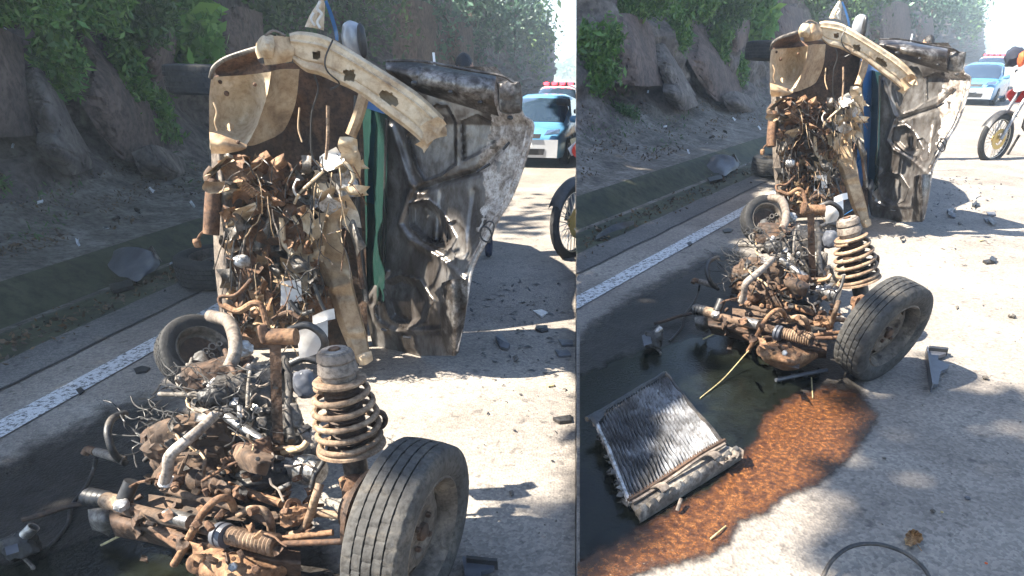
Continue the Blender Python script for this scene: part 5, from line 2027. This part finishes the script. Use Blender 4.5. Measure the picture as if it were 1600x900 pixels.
def radiator(S):
    q = rq
    TL, TR, BR, BL = q(930, 652), q(1040, 586), q(1128, 694), q(985, 782)
    hts = (.10, .12, .07, .05)
    base = S.P(*q(1030, 690), 0)
    t = thing("radiator", base, "broken car radiator lying in the dark puddle", "radiator")
    a, b, c, d = [S.P(*p, h) for p, h in zip((TL, TR, BR, BL), hts)]
    nrm = (b - a).cross(d - a).normalized()
    if nrm.z < 0:
        nrm = -nrm

    def pt(x, y, z=0):
        """x along the top edge, y down towards the tank"""
        p = a.lerp(b, x).lerp(d.lerp(c, x), y)
        w = .010 * math.sin(x * 5 + 1) * math.sin(y * 4) + .012 * noise.noise((x * 3, y * 3, 2)) - .02 * math.exp(-((x - .25) / .2) ** 2 - ((y - .4) / .25) ** 2)
        return p + nrm * (w + z)
    mb = MB()
    mb.grid([[pt(x, y, -.012) for x in np.linspace(0, 1, 24)] for y in np.linspace(0, 1, 24)], th=.03, back=-nrm)
    mb.build("core", "dark_metal", t)
    # flat tubes with wavy fins between them
    fin = mk("fin_metal", [(.12, .12, .125), (.42, .43, .46), (.72, .74, .77)], 6, .4, .7, .2, pos=[.3, .5, .7])
    mb = MB()
    n = 27
    for i in range(n):
        x = (i + .5) / n
        rows = []
        for y in np.linspace(.005, .995, 40):
            wob = .0022 * math.sin(y * 26 + i * .7) + .004 * noise.noise((x * 6, y * 5, 8))
            bend = .004 * noise.noise((x * 9, y * 9, 1))
            p0 = pt(x + wob * 2 - .010, y, -.012)
            p1 = pt(x + wob * 2 + bend, y, .010 + .006 * noise.noise((x * 14, y * 7, 3)))
            p2 = pt(x + wob * 2 + .010, y, -.012)
            rows.append([p0, p1, p2])
        mb.grid(rows)
    mb.build("cooling_fins", fin, t, kind="stuff", smooth=30)
    # side rails, crushed on the left
    for nm, x, mat in (("side_rail", -.01, "alu"), ("side_rail", 1.01, "dark_metal")):
        path = [pt(x, y, .0) + nrm * .006 * noise.noise((y * 8, x, 0)) for y in np.linspace(-.03, 1.02, 30)]
        mb = MB()
        mb.tube(path, .011, 6)
        mb.build(nm, mat, t)
    rng = np.random.default_rng(9)
    mb = MB()
    for i in range(26):
        y = rng.uniform(0, 1)
        p = pt(-.03 + rng.uniform(-.02, .02), y)
        s = rng.uniform(.006, .015)
        g = [[p + Vector((rng.uniform(-s, s) + (j - 1) * s, rng.uniform(-s, s) + (k - 1) * s, rng.uniform(-.012, .012))) for j in range(3)] for k in range(3)]
        mb.grid(g, th=.003, back=-nrm)
    mb.build("crushed_edge", "alu_dirty", t, kind="stuff", smooth=30)
    # top frame strip, folded corner
    path = [pt(x, -.02, .004) for x in np.linspace(-.10, 1.0, 20)]
    mb = MB()
    mb.tube(path, .013, 6)
    mb.build("top_rail", "black_plastic", t)
    mb = MB()
    g = [[pt(-.07, .0, .01), pt(-.03, -.03, .018), pt(.1, -.04, .012)], [pt(-.05, .06, .005), pt(-.01, .04, .018), pt(.12, .0, .01)], [pt(-.03, .14, .0), pt(0, .1, .012), pt(.1, .05, .008)]]
    mb.grid(bil([[tuple(p) for p in r] for r in g], 5, 5), th=.004, back=-nrm)
    mb.build("folded_corner", "black_plastic", t)
    # clamp strip with teeth along the tank
    mb = MB()
    path = [pt(x, 1.0, .012) for x in np.linspace(-.02, 1.03, 30)]
    mb.tube(path, .009, 6)
    for i in range(40):
        p = pt(i / 39, .985, .012)
        mb.box(p, (b - a).normalized() * .003, (d - a).normalized() * .010, nrm * .004)
    mb.build("clamp_strip", "rust_dark", t)
    # tank: ribbed plastic end box
    e1, e2 = S.P(*q(1000, 812), .03), S.P(*q(1160, 708), .05)
    d2, c2 = pt(-.01, 1.02), pt(1.0, 1.02)
    mb = MB()
    rows = []
    for f in np.linspace(0, 1, 60):
        p, r = d2.lerp(c2, f), e1.lerp(e2, f)
        seg = abs(math.sin(f * math.pi * 12)) ** .35
        rw = []
        for g, zz in ((0, 0), (.06, .010), (.12, .004), (.3, .006), (.5, .006), (.58, .022 * seg), (.72, .036 * seg + .004), (.88, .030 * seg + .002), (1.0, 0), (1.0, -.03)):
            rw.append(p.lerp(r, g) + nrm * zz)
        rows.append(rw)
    mb.grid(rows, th=.01, back=Vector((0, 0, -1)))
    mb.build("end_tank", "alu_dirty", t, smooth=40)
    # steel straps over the tank
    for f0 in (.20, .72):
        rows = []
        for f in (f0, f0 + .03, f0 + .07):
            p, r = d2.lerp(c2, f), e1.lerp(e2, f + .02)
            rows.append([p.lerp(r, g) + nrm * (.020 + .03 * math.sin(g * math.pi)) for g in np.linspace(-.08, .75, 9)])
        mb = MB()
        mb.grid(rows, th=.005, back=-nrm)
        mb.build("tank_strap", "hose_grey", t)
    rows = [[pt(x, 1.03 + .05 * k, .022) for x in np.linspace(0, 1, 20)] for k in (0, .4)]
    mb = MB()
    mb.grid(rows, th=.008, back=-nrm)
    mb.build("tank_bar", "hose_grey", t)
    crum = MB()
    for i in range(7):
        u, v = q(1130 + i * 4.5, 716 - i * 1.5)
        crumple(S, crum, u + rng.uniform(-8, 8), v + rng.uniform(-8, 8), .07, 10, 8, rng, .4, .03)
    crum.build("broken_corner", "hose_grey", t, kind="stuff")
    hose(S, [(*q(1064, 780), .05), (*q(1060, 792), .04), (*q(1058, 798), .03)], 5, 8, 4).build("drain_plug", "hose_grey", t)


def right_only(S):
    q = rq
    # injector rail
    t = thing("injector_rail", S.P(*q(1250, 590), 0), "dark injector rail on rusty spill in front of the control arm", "car part")
    hose(S, [(*q(1212, 594), .03), (*q(1250, 586), .035), (*q(1292, 578), .03)], 5, 10, 4).build("rail_tube", "grey_plastic", t)
    for i in range(4):
        x, y = 1220 + i * 20, 588 - i * 4
        rod(S, (*q(x, y), .04), (*q(x - 2, y + 9), .015), 5.5, 10).build("injector", "dark_metal", t)
    # straws
    mb = hose(S, [(*q(1094, 622), .015), (*q(1130, 592), .03), (*q(1166, 552), .10), (*q(1192, 526), .2)], 1.5, 6, 6)
    tag(mb.build("long_straw", "straw"), "long dry straw leaning from the puddle up to the engine", "straw")
    mb = hose(S, [(*q(1268, 590), .02), (*q(1269, 608), .02), (*q(1270, 622), .02)], 1.4, 6, 4)
    tag(mb.build("short_straw", "straw"), "short yellow straw upright on the rusty spill", "straw")
    mb = hose(S, [(*q(1110, 842), .02), (*q(1122, 832), .025), (*q(1134, 822), .02)], 2.4, 6, 4)
    tag(mb.build("yellow_straw", "straw"), "thin yellow straw at the rim of the rusty spill", "straw")
    # black hose loop at the lower edge
    mb = hose(S, [(*q(1284, 905), .03), (*q(1300, 876), .06), (*q(1330, 854), .08), (*q(1370, 850), .08), (*q(1410, 862), .06), (*q(1440, 884), .04), (*q(1456, 908), .02)], 5.5, 10, 8)
    tag(mb.build("rubber_hose", "hose_black"), "black rubber hose arching at the bottom edge", "hose")
    # dead leaf: curled, lobed, with raised veins
    c = q(1427, 840)
    t = thing("dead_leaf", S.P(*c, 0), "curled brown dead leaf lying on the asphalt near the hose", "leaf")
    mb = MB()
    lob = []
    for i in range(40):
        a = i / 40 * 2 * math.pi
        r = (22 + 2.0 * math.sin(a * 3 + 1) + 1.6 * math.sin(a * 11)) * (.85 + .2 * abs(math.cos(a + .4)))
        lob.append((r * math.cos(a), r * .98 * math.sin(a)))
    rows = []
    for f in np.linspace(.02, 1, 9):
        r = []
        for x, y in lob + [lob[0]]:
            r.append(S.P(c[0] + x * f, c[1] + y * f, .012 + .022 * f * f * (1 + .45 * math.sin(math.atan2(y, x) * 7))))
        rows.append(r)
    mb.grid(rows, th=.0015, back=Vector((0, 0, -1)))
    mb.build("leaf_blade", "dead_leaf", t)
    hose(S, [(c[0] + 4, c[1] + 10, .03), (c[0] + 14, c[1] + 24, .02), (c[0] + 22, c[1] + 34, .01)], 1, 6, 4).build("leaf_stem", "dead_leaf", t)
    # pebbles, fruit, splinters
    for x, y, r, mat, lab in ((1540, 590, 8, "stone", "brown stone lying on the asphalt right of the wheel shadow"), (1472, 800, 4, "straw", "small pale seed on the asphalt above the dead leaf"), (1512, 778, 7, "grey_plastic", "bluish grey chip flat on the asphalt"), (1541, 880, 4, "orange_cloth", "tiny orange crumb near lower right corner"),
                              (1582, 494, 9, "alu_dirty", "light metal scrap on sunlit road at the right edge"), (1382, 716, 5, "stone", "dark pebble on bright asphalt below the wheel"), (1458, 798, 7, "stone", "dark flat stone in shade above the dead leaf")):
        u, v = q(x, y)
        mb = blob(S, u, v, .012, r, r * .7, r, x * .1, .3, sub=2)
        tag(mb.build("pebble", mat, smooth=30), lab, "pebble", "small bits on the near road")
    # big dark glass-like shard pieces beyond the hood
    for i, (x, y, s) in enumerate(((1488, 330, 10), (1524, 318, 7), (1550, 346, 12), (1552, 404, 9), (1410, 372, 6))):
        u, v = q(x, y)
        mb = MB()
        crumple(S, mb, u, v, .03, s, s * .5, np.random.default_rng(60 + i), .35, .02)
        labs = ["dark curled shard in the far shadow of the hood", "thin dark shard beyond the hood shadow tip", "long dark shard at the sunlit road edge", "dark flake at the end of the beam shadow in right view", "flat scrap in the shade under the hood"]
        tag(mb.build("dark_shard", "black_plastic"), labs[i], "debris", "dark shards on the road")


# ---------------------------------------------------------------- vehicles behind
def far_car(S, u, v, row, heading, kind, label, k=1.0):
    """simple but complete saloon / off-roader, front towards the viewer"""
    p0 = S.P(u, v, row)
    p0 = S.ground(p0)
    h = heading
    f = Vector((math.sin(h), math.cos(h), 0))          # car front direction
    r = Vector((f.y, -f.x, 0))
    suv = kind == "suv"
    Wd, Ln, Ht = (.92, 4.6, 1.78) if suv else (.86, 4.1, 1.46)
    Wd, Ln, Ht = Wd * k, Ln * k, Ht * k

    def pt(x, y, z):
        # x right of the car, y back from the nose, z up
        return p0 + r * (x * Wd) - f * (y * Ln) + Vector((0, 0, z * Ht))
    t = thing("police_car", p0, label, "car", "cars stopped behind the wreck")
    body, low = ("police_white", "police_white") if suv else ("police_blue", "silver_paint")
    # lower body: sections along the length
    hood_z = .60 if suv else .60
    prof = [(0, .18, .40, .80), (.015, .14, .50, .88), (.05, .13, .53, .95), (.22, .13, .60, 1), (.30, .13, .64, 1), (.55, .13, .66, 1), (.80, .13, .68, 1), (.97, .16, .66, .96), (1.0, .22, .60, .9)]
    rows = []
    for y, z0, z1, w in prof:
        rows.append([pt(-w * .92, y, z0), pt(-w, y, z0 + .10), pt(-w, y, (z0 + z1) / 2), pt(-w * .97, y, z1 - .05), pt(-w * .86, y, z1), pt(0, y, z1 + .015), pt(w * .86, y, z1), pt(w * .97, y, z1 - .05), pt(w, y, (z0 + z1) / 2), pt(w, y, z0 + .10), pt(w * .92, y, z0)])
    mb = MB()
    mb.grid(rows)
    n = 11
    mb.f.append(tuple(range(n)))
    mb.f.append(tuple(range((len(rows) - 1) * n, len(rows) * n))[::-1])
    cb = mb.build("car_body", body, t, smooth=0, clip=S if S is LEFT else None)
    cb.data.polygons.foreach_set("use_smooth", [True] * len(cb.data.polygons))
    sm = cb.modifiers.new("sub", 'SUBSURF')
    sm.levels = sm.render_levels = 2
    # cabin: rounded loft, glass let into its front and rear slopes
    ys = [.25, .30, .36, .42, .52, .64, .76, .86, .95] if suv else [.22, .28, .35, .42, .52, .62, .72, .83, .94]
    hs = [.62, .76, .89, .965, 1.0, 1.0, .985, .93, .68] if suv else [.60, .70, .84, .955, 1.0, 1.0, .965, .86, .66]
    a, b, c, d = ys[0], ys[3], ys[6], ys[8]

    def sec(y, hh, o=0.0):
        e = (hh - .58) / .42
        return [pt(x * (1 + o), y, .58 + (z - .58) * e + o * .5) for x, z in ((-.92, .58), (-.90, .66), (-.82, .82), (-.72, .945), (-.52, .99), (0, 1.0), (.52, .99), (.72, .945), (.82, .82), (.90, .66), (.92, .58))]
    mb = MB()
    mb.grid([sec(y, hh) for y, hh in zip(ys, hs)])
    cbn = mb.build("cabin", body, t, smooth=60, clip=S if S is LEFT else None)
    mb = MB()
    mb.grid([[p + Vector((0, 0, .012)) for p in sec(y, hh, .004)[2:9]] for y, hh in ((ys[0] + .012, hs[0] + .02), (ys[1], hs[1]), (ys[2], hs[2]), (ys[3] - .01, hs[3] - .012))], th=.004)
    mb.build("windscreen", "glass_blue", cbn, smooth=60, clip=S if S is LEFT else None)
    top = .97

    def part(name, mat, pts, th=.02, par=t):
        m = MB()
        nn = len(pts)
        cen = sum(pts, Vector()) / nn
        nm = (pts[1] - pts[0]).cross(pts[2] - pts[0]).normalized()
        if nm.dot(cen - (p0 - f * Ln * .5 + Vector((0, 0, Ht * .4)))) < 0:
            nm = -nm
        o = [x + nm * th for x in pts]
        m.add(pts + o, [tuple(range(nn)), tuple(range(nn, 2 * nn))] + [(i, (i + 1) % nn, (i + 1) % nn + nn, i + nn) for i in range(nn)])
        return m.build(name, mat, par, smooth=0, clip=S if S is LEFT else None)
    for s in (-1, 1):
        part("side_window", "glass_blue", [pt(s * .905, b - .04, .67), pt(s * .78, b + .06, .91), pt(s * .78, c - .03, .91), pt(s * .905, d - .12, .69)], .012)
        hl = part("headlight", "chrome", [pt(s * .52, -.004, .48), pt(s * .90, .012, .50), pt(s * .92, .03, .56), pt(s * .60, .01, .545)], .02)
        part("fog_lamp", "black_plastic", [pt(s * .62, -.01, .24), pt(s * .82, -.002, .24), pt(s * .82, -.002, .30), pt(s * .62, -.01, .30)], .015)
        mm = MB()
        cc = pt(s * 1.08, a + .07, .66)
        mm.box(cc, r * .11 * k, f * .06 * k, Vector((0, 0, .075 * k)), .4)
        mm.build("side_mirror", body, t, clip=S if S is LEFT else None)
    part("bumper", low, [pt(-.86, -.008, .16), pt(.86, -.008, .16), pt(.90, -.008, .42), pt(-.90, -.008, .42)], .03)
    part("grille", "black_plastic", [pt(-.42, -.02, .44), pt(.42, -.02, .44), pt(.46, -.014, .50), pt(-.46, -.014, .50)], .02)
    part("lower_grille", "black_plastic", [pt(-.50, -.017, .20), pt(.50, -.017, .20), pt(.54, -.017, .29), pt(-.54, -.017, .29)], .012)
    part("number_plate", "police_white", [pt(-.22, -.028, .32), pt(.22, -.028, .32), pt(.22, -.028, .38), pt(-.22, -.028, .38)], .012)
    for s in (-1, 1):
        for y in (.19, .80):
            R_ = (.36 if suv else .30) * k
            cc = p0 + r * s * (Wd - .10 * k) - f * y * Ln + Vector((0, 0, R_))
            w = bpy.data.objects.new("wheel", None)
            w.location = cc - parent_loc(t)
            w.parent = t
            COL.objects.link(w)
            mb = MB()
            mb.lathe(cc, r * s, [(-.1 * k, R_ * .6), (-.1 * k, R_ * .95), (-.07 * k, R_), (.07 * k, R_), (.1 * k, R_ * .95), (.1 * k, R_ * .6)], 28)
            mb.build("tyre", "rubber", w, clip=S if S is LEFT else None)
            mb = MB()
            mb.lathe(cc, r * s, [(.085 * k, R_ * .62), (.108 * k, R_ * .58), (.085 * k, R_ * .3), (.1 * k, 0)], 20)
            mb.build("rim", "steel", w, clip=S if S is LEFT else None)
    if suv:
        lb = MB()
        lb.box(pt(0, b + .09, 1.025), r * .62 * k, f * .13 * k, Vector((0, 0, .05 * k)), .3)
        bar = lb.build("light_bar", "black_plastic", t, clip=S if S is LEFT else None)
        for i in range(4):
            mb = MB()
            mb.box(pt(-.5 + i * .33, b + .06, 1.03), r * .10 * k, f * .11 * k, Vector((0, 0, .05 * k)), .5)
            mb.build("beacon", BEACON, bar, clip=S if S is LEFT else None)
    return t


BEACON = bpy.data.materials.new("beacon_lit")
BEACON.use_nodes = True
_b = BEACON.node_tree.nodes["Principled BSDF"]
_b.inputs["Base Color"].default_value = (.6, .02, .03, 1)
_b.inputs["Emission Color"].default_value = (1.0, .04, .06, 1)
_b.inputs["Emission Strength"].default_value = 1.6


def motorcycle(S):
    q = rq
    clip = S if S is LEFT else None
    rowm = 398
    lab = "red and white motorcycle parked at the right edge of the picture" if S is RIGHT else "spoked front end of a motorcycle at the right edge of the larger left view"
    g = S.ground(S.P(*q(1553, 250), rowm))
    t = thing("motorcycle", g, lab, "motorcycle")
    c = S.P(*q(1556, 217), rowm)
    m = S.m(1 / .62, *q(1556, 217), rowm)     # one pixel of the right view
    vr = (c - CAMP)
    vr.z = 0
    vr.normalize()
    rt = Vector((vr.y, -vr.x, 0))
    ax = (rt * .50 - vr * .86).normalized() if False else (rt * .83 + -vr * .56).normalized()
    up = Vector((0, 0, 1))
    fwd = ax.cross(up).normalized()           # along the bike
    if fwd.dot(vr) > 0:
        fwd = -fwd                             # nose points towards the viewer
    R = 36.5 * m

    def W(f_, s_, z_):
        """point relative to the front hub: forward, sideways, up; pixels of the right view"""
        return c + fwd * f_ * m + ax * s_ * m + up * z_ * m
    w = bpy.data.objects.new("front_wheel", None)
    w.location = c - parent_loc(t)
    w.parent = t
    COL.objects.link(w)
    mb = MB()
    pr = []
    for i in range(10):
        a = 2 * math.pi * i / 10
        pr.append((4.5 * m * math.cos(a), R - 4.5 * m + 4.6 * m * math.sin(a)))
    mb.lathe(c, ax, pr, 56, closed=True, fn=lambda i, j: (.8 * m if i in (2, 3) and j % 2 else 0))
    mb.build("tyre", "rubber", w, clip=clip)
    mb = MB()
    mb.lathe(c, ax, [(-2.5 * m, R * .80), (-2.5 * m, R * .76), (2.5 * m, R * .76), (2.5 * m, R * .80)], 48, closed=True)
    mb.build("rim", "spoke", w, clip=clip)
    sp = MB()
    x, y = perp(ax)
    for i in range(32):
        a = 2 * math.pi * i / 32
        b = a + (.35 if i % 2 else -.35)
        sp.tube([c + ax * (3 * m if i % 4 < 2 else -3 * m) + (x * math.cos(b) + y * math.sin(b)) * 5 * m, c + (x * math.cos(a) + y * math.sin(a)) * R * .78], .45 * m, 4)
    sp.build("spokes", "spoke", w, clip=clip, kind="stuff")
    mb = MB()
    mb.lathe(c, ax, [(-4 * m, 4 * m), (-3.5 * m, 6 * m), (3.5 * m, 6 * m), (4 * m, 4 * m)], 20)
    mb.lathe(c + ax * 5 * m, ax, [(0, 15 * m), (.8 * m, 15 * m), (.8 * m, 9 * m), (0, 9 * m)], 28, closed=True)
    mb.build("hub", "gold_hub", w, clip=clip)

    def tube(name, mat, pts, r, par=t):
        mm = MB()
        mm.tube(catmull([W(*p) for p in pts], 5), r * m, 9)
        return mm.build(name, mat, par, clip=clip)
    for s in (-8, 8):
        tube("fork_leg", "steel" if s > 0 else "grey_plastic", [(0, s, 0), (-20, s, 40), (-44, s, 78)], 3.0)
    # fender over the tyre
    mb = MB()
    rows = []
    for a in np.linspace(.5, 2.3, 14):
        rr = 41
        rows.append([W(math.cos(a) * rr + -4, s, math.sin(a) * rr + (0 if abs(s) < 6 else -3)) for s in (-7, -3.5, 0, 3.5, 7)])
    mb.grid(rows, th=.004)
    mb.build("front_fender", "black_plastic", t, clip=clip)
    # headlight / white number board, shrouds, tank, seat
    def hull(name, mat, ctrl, th=.02):
        mm = MB()
        mm.grid(bil([[tuple(W(*p)) for p in r] for r in ctrl], 5, 5), th=th * 1.0, back=-fwd)
        return mm.build(name, mat, t, clip=clip, smooth=50)
    hull("headlight_mask", "police_white", [[(-24, -13, 94), (-20, 0, 98), (-24, 13, 94)], [(-20, -12, 82), (-15, 0, 82), (-20, 12, 82)], [(-20, -8, 68), (-16, 0, 66), (-20, 8, 68)]])
    for s in (-1, 1):
        hull("tank_shroud", "red_paint", [[(-40, s * 15, 78), (-58, s * 16, 82), (-84, s * 14, 80)], [(-24, s * 18, 62), (-56, s * 20, 64), (-88, s * 16, 66)], [(-30, s * 15, 52), (-56, s * 16, 50), (-80, s * 13, 54)]], .012)
        hull("shroud_panel", "police_white", [[(-18, s * 19, 64), (-38, s * 20, 70), (-62, s * 20, 74)], [(-26, s * 20, 56), (-42, s * 21, 60), (-68, s * 20, 66)]], .014)
    bl = MB()
    bl.lathe(W(-52, 0, 74), -fwd, [(0, 8 * m), (10 * m, 14 * m), (40 * m, 15 * m), (60 * m, 9 * m)], 20)
    bl.build("fuel_tank", "red_paint", t, clip=clip)
    tube("handlebar", "dark_metal", [(-56, -36, 94), (-52, -16, 92), (-49, 0, 86), (-52, 16, 92), (-56, 36, 94)], 2.2)
    for s in (-36, 36):
        tube("grip", "rubber", [(-34, s * .8, 103), (-36, s * 1.15, 103)], 3.4)
    mb = MB()
    mb.box(W(-132, 0, 74), fwd * 42 * m, ax * 12 * m, up * 7 * m, .5)
    mb.build("seat", "black_plastic", t, clip=clip)
    mb = MB()
    mb.box(W(-92, 0, 28), fwd * 26 * m, ax * 14 * m, up * 24 * m, .4)
    mb.lathe(W(-82, 0, 46), (up + fwd * .4), [(0, 12 * m), (26 * m, 12 * m)], 16)
    mb.build("motor", "dark_metal", t, clip=clip)
    tube("frame_tube", "red_paint", [(-50, 0, 74), (-56, 6, 40), (-66, 8, 4), (-112, 8, 2), (-134, 6, 40), (-142, 4, 64)], 3)
    tube("exhaust", "steel", [(-72, 14, 30), (-78, 20, 6), (-132, 20, 12), (-172, 18, 40)], 4)
    # gear hung on the bars: dark helmet-like bag and orange pouch
    if S is RIGHT:
        bb = MB()
        blob(S, *q(1584, 88), rowm - 10, 20, 22, 18, 3, .2, bb, 3)
        o = bb.build("gear_bag", "navy_cloth")
        tag(o, "dark bag resting on the motorcycle handlebar", "bag")
        bb = MB()
        blob(S, *q(1597, 92), rowm - 4, 10, 18, 14, 5, .15, bb, 3)
        tag(bb.build("orange_pouch", "orange_cloth"), "orange pouch beside the dark bag on the motorcycle", "pouch")
    # rear wheel, only beyond the frame but the machine stands on it
    if S is RIGHT:
        c3 = W(-160, 0, 0)
        mb = MB()
        mb.lathe(c3, ax, [(a * 1.2, b) for a, b in pr], 40, closed=True)
        mb.build("rear_tyre", "rubber", t)
        tube("swing_arm", "dark_metal", [(-80, 9, 10), (-160, 9, 0)], 3)
        mb = MB()
        mb.lathe(c3, ax, [(-4 * m, R * .8), (-1 * m, R * .7), (-3 * m, 5 * m), (3 * m, 5 * m), (1 * m, R * .7), (4 * m, R * .8)], 32)
        mb.build("rear_rim", "steel", t)
    # side stand
    tube("side_stand", "dark_metal", [(-70, -10, 2), (-76, -28, -44)], 2)


def person(S):
    """standing officer behind the wreck; only the head shows over the hood"""
    c = S.P(726, 104, 400)
    g = S.ground(c)
    Hh = (c.z - g.z) + .10
    k = Hh / 1.75
    t = thing("person", g, "person with short dark hair standing behind the hood " + S.where, "person")
    me = bpy.data.meshes.new("body")
    bm = bmesh.new()
    lay_ = bm.verts.layers.skin.verify()
    J = {"pel": ((0, 0, .95), .15), "bel": ((0, 0, 1.1), .14), "che": ((0, -.01, 1.32), .16), "neck": ((0, 0, 1.48), .06), "hd": ((0, -.01, 1.56), .07),
         "shL": ((-.2, 0, 1.40), .065), "elL": ((-.26, .02, 1.13), .05), "wrL": ((-.25, -.08, .90), .034), "haL": ((-.24, -.12, .82), .036),
         "shR": ((.2, 0, 1.40), .065), "elR": ((.26, .02, 1.13), .05), "wrR": ((.25, -.08, .90), .034), "haR": ((.24, -.12, .82), .036),
         "hiL": ((-.1, 0, .88), .105), "knL": ((-.11, -.02, .50), .07), "anL": ((-.11, .02, .10), .048), "toL": ((-.12, -.14, .045), .042),
         "hiR": ((.1, 0, .88), .105), "knR": ((.11, -.02, .50), .07), "anR": ((.11, .02, .10), .048), "toR": ((.12, -.14, .045), .042)}
    V = {}
    for n, (p, r) in J.items():
        v = bm.verts.new(Vector(p) * k)
        v[lay_].radius = (r * k, r * k * .85)
        V[n] = v
    V["pel"][lay_].use_root = True
    for a, b in (("pel", "bel"), ("bel", "che"), ("che", "neck"), ("neck", "hd"), ("che", "shL"), ("shL", "elL"), ("elL", "wrL"), ("wrL", "haL"), ("che", "shR"), ("shR", "elR"), ("elR", "wrR"), ("wrR", "haR"),
                 ("pel", "hiL"), ("hiL", "knL"), ("knL", "anL"), ("anL", "toL"), ("pel", "hiR"), ("hiR", "knR"), ("knR", "anR"), ("anR", "toR")):
        bm.edges.new((V[a], V[b]))
    bm.to_mesh(me)
    bm.free()
    o = bpy.data.objects.new("body", me)
    COL.objects.link(o)
    o.parent = t
    me.materials.append(MATS["navy_cloth"])
    sk = o.modifiers.new("skin", 'SKIN')
    sk.use_smooth_shade = True
    o.modifiers.new("sub", 'SUBSURF').levels = 2
    hc = g + Vector((0, -.01, 1.635)) * k
    s = .105 * k

    def head_part(name, mat, fn, par, lo=-1.0, sub=4):
        b2 = bmesh.new()
        bmesh.ops.create_icosphere(b2, subdivisions=sub, radius=1)
        m2 = MB()
        vs, idx = [], {}
        for v in b2.verts:
            vs.append(hc + fn(v.co.copy()) * s)
        m2.add(vs, [tuple(x.index for x in f.verts) for f in b2.faces if min(x.co.z - (x.co.y * .5) for x in f.verts) > lo])
        b2.free()
        return m2.build(name, mat, par, smooth=60)

    def fh(p):
        q = Vector((p.x * .74, p.y * .92, p.z * 1.12))
        if p.z < 0:
            q.x *= 1 + .28 * p.z
            q.y *= 1 + .12 * p.z
        if p.y < -.6:
            q.y -= .20 * math.exp(-((p.x / .14) ** 2) - ((p.z + .12) / .22) ** 2)          # nose
            q.y += .10 * math.exp(-(((abs(p.x) - .34) / .14) ** 2) - ((p.z - .10) / .12) ** 2)   # eye sockets
            q.y -= .05 * math.exp(-((p.x / .3) ** 2) - ((p.z + .52) / .08) ** 2)           # lips
        return q
    hd = head_part("head", "skin", fh, t)

    def fhair(p):
        q = fh(p) * 1.06
        q.y += .03
        return q + Vector((noise.noise(p * 5), noise.noise(p * 5 + Vector((3, 0, 0))), noise.noise(p * 5 + Vector((0, 5, 0))))) * .05
    head_part("hair", "hair", fhair, hd, lo=.42)
    for sx in (-1, 1):
        m2 = MB()
        m2.lathe(hc + Vector((sx * .30 * s, -.86 * s, .10 * s)), Vector((0, -1, 0)), [(-.05 * s, .02 * s), (0, .09 * s), (.03 * s, .06 * s), (.04 * s, 0)], 12)
        m2.build("eye", "hair", hd)
        m2 = MB()
        m2.lathe(hc + Vector((sx * .72 * s, .05 * s, 0)), Vector((sx, .3, 0)), [(-.05 * s, .2 * s), (.06 * s, .24 * s), (.10 * s, .14 * s), (.08 * s, 0)], 14)
        m2.build("ear", "skin", hd)
    # thin white post beside the head (marker pole of the verge)
    a = S.P(680, 112, 430)
    b = S.P(680, 82, 430)
    gg = S.ground(a)
    m2 = MB()
    m2.tube([gg, Vector((gg.x, gg.y, b.z))], S.m(2, 680, 100, 430), 8)
    tag(m2.build("marker_post", "police_white"), "thin pale post rising behind the hood left of person " + S.where, "post")


for S in (LEFT, RIGHT):
    pump_box(S)
    gutter_shard(S)
    debris(S)
    motorcycle(S)
    person(S)
    rd = roaddir(S)
    hd = math.atan2(-rd.x, -rd.y)
    far_car(S, 822, 262, 262, hd + .10, "sedan", "light blue and silver car stopped behind the open hood " + S.where, .88)
    far_car(S, 862, 228, 222, hd + .02, "suv", "white police off-roader with red roof lights, behind blue car " + S.where, .8)
radiator(RIGHT)
right_only(RIGHT)
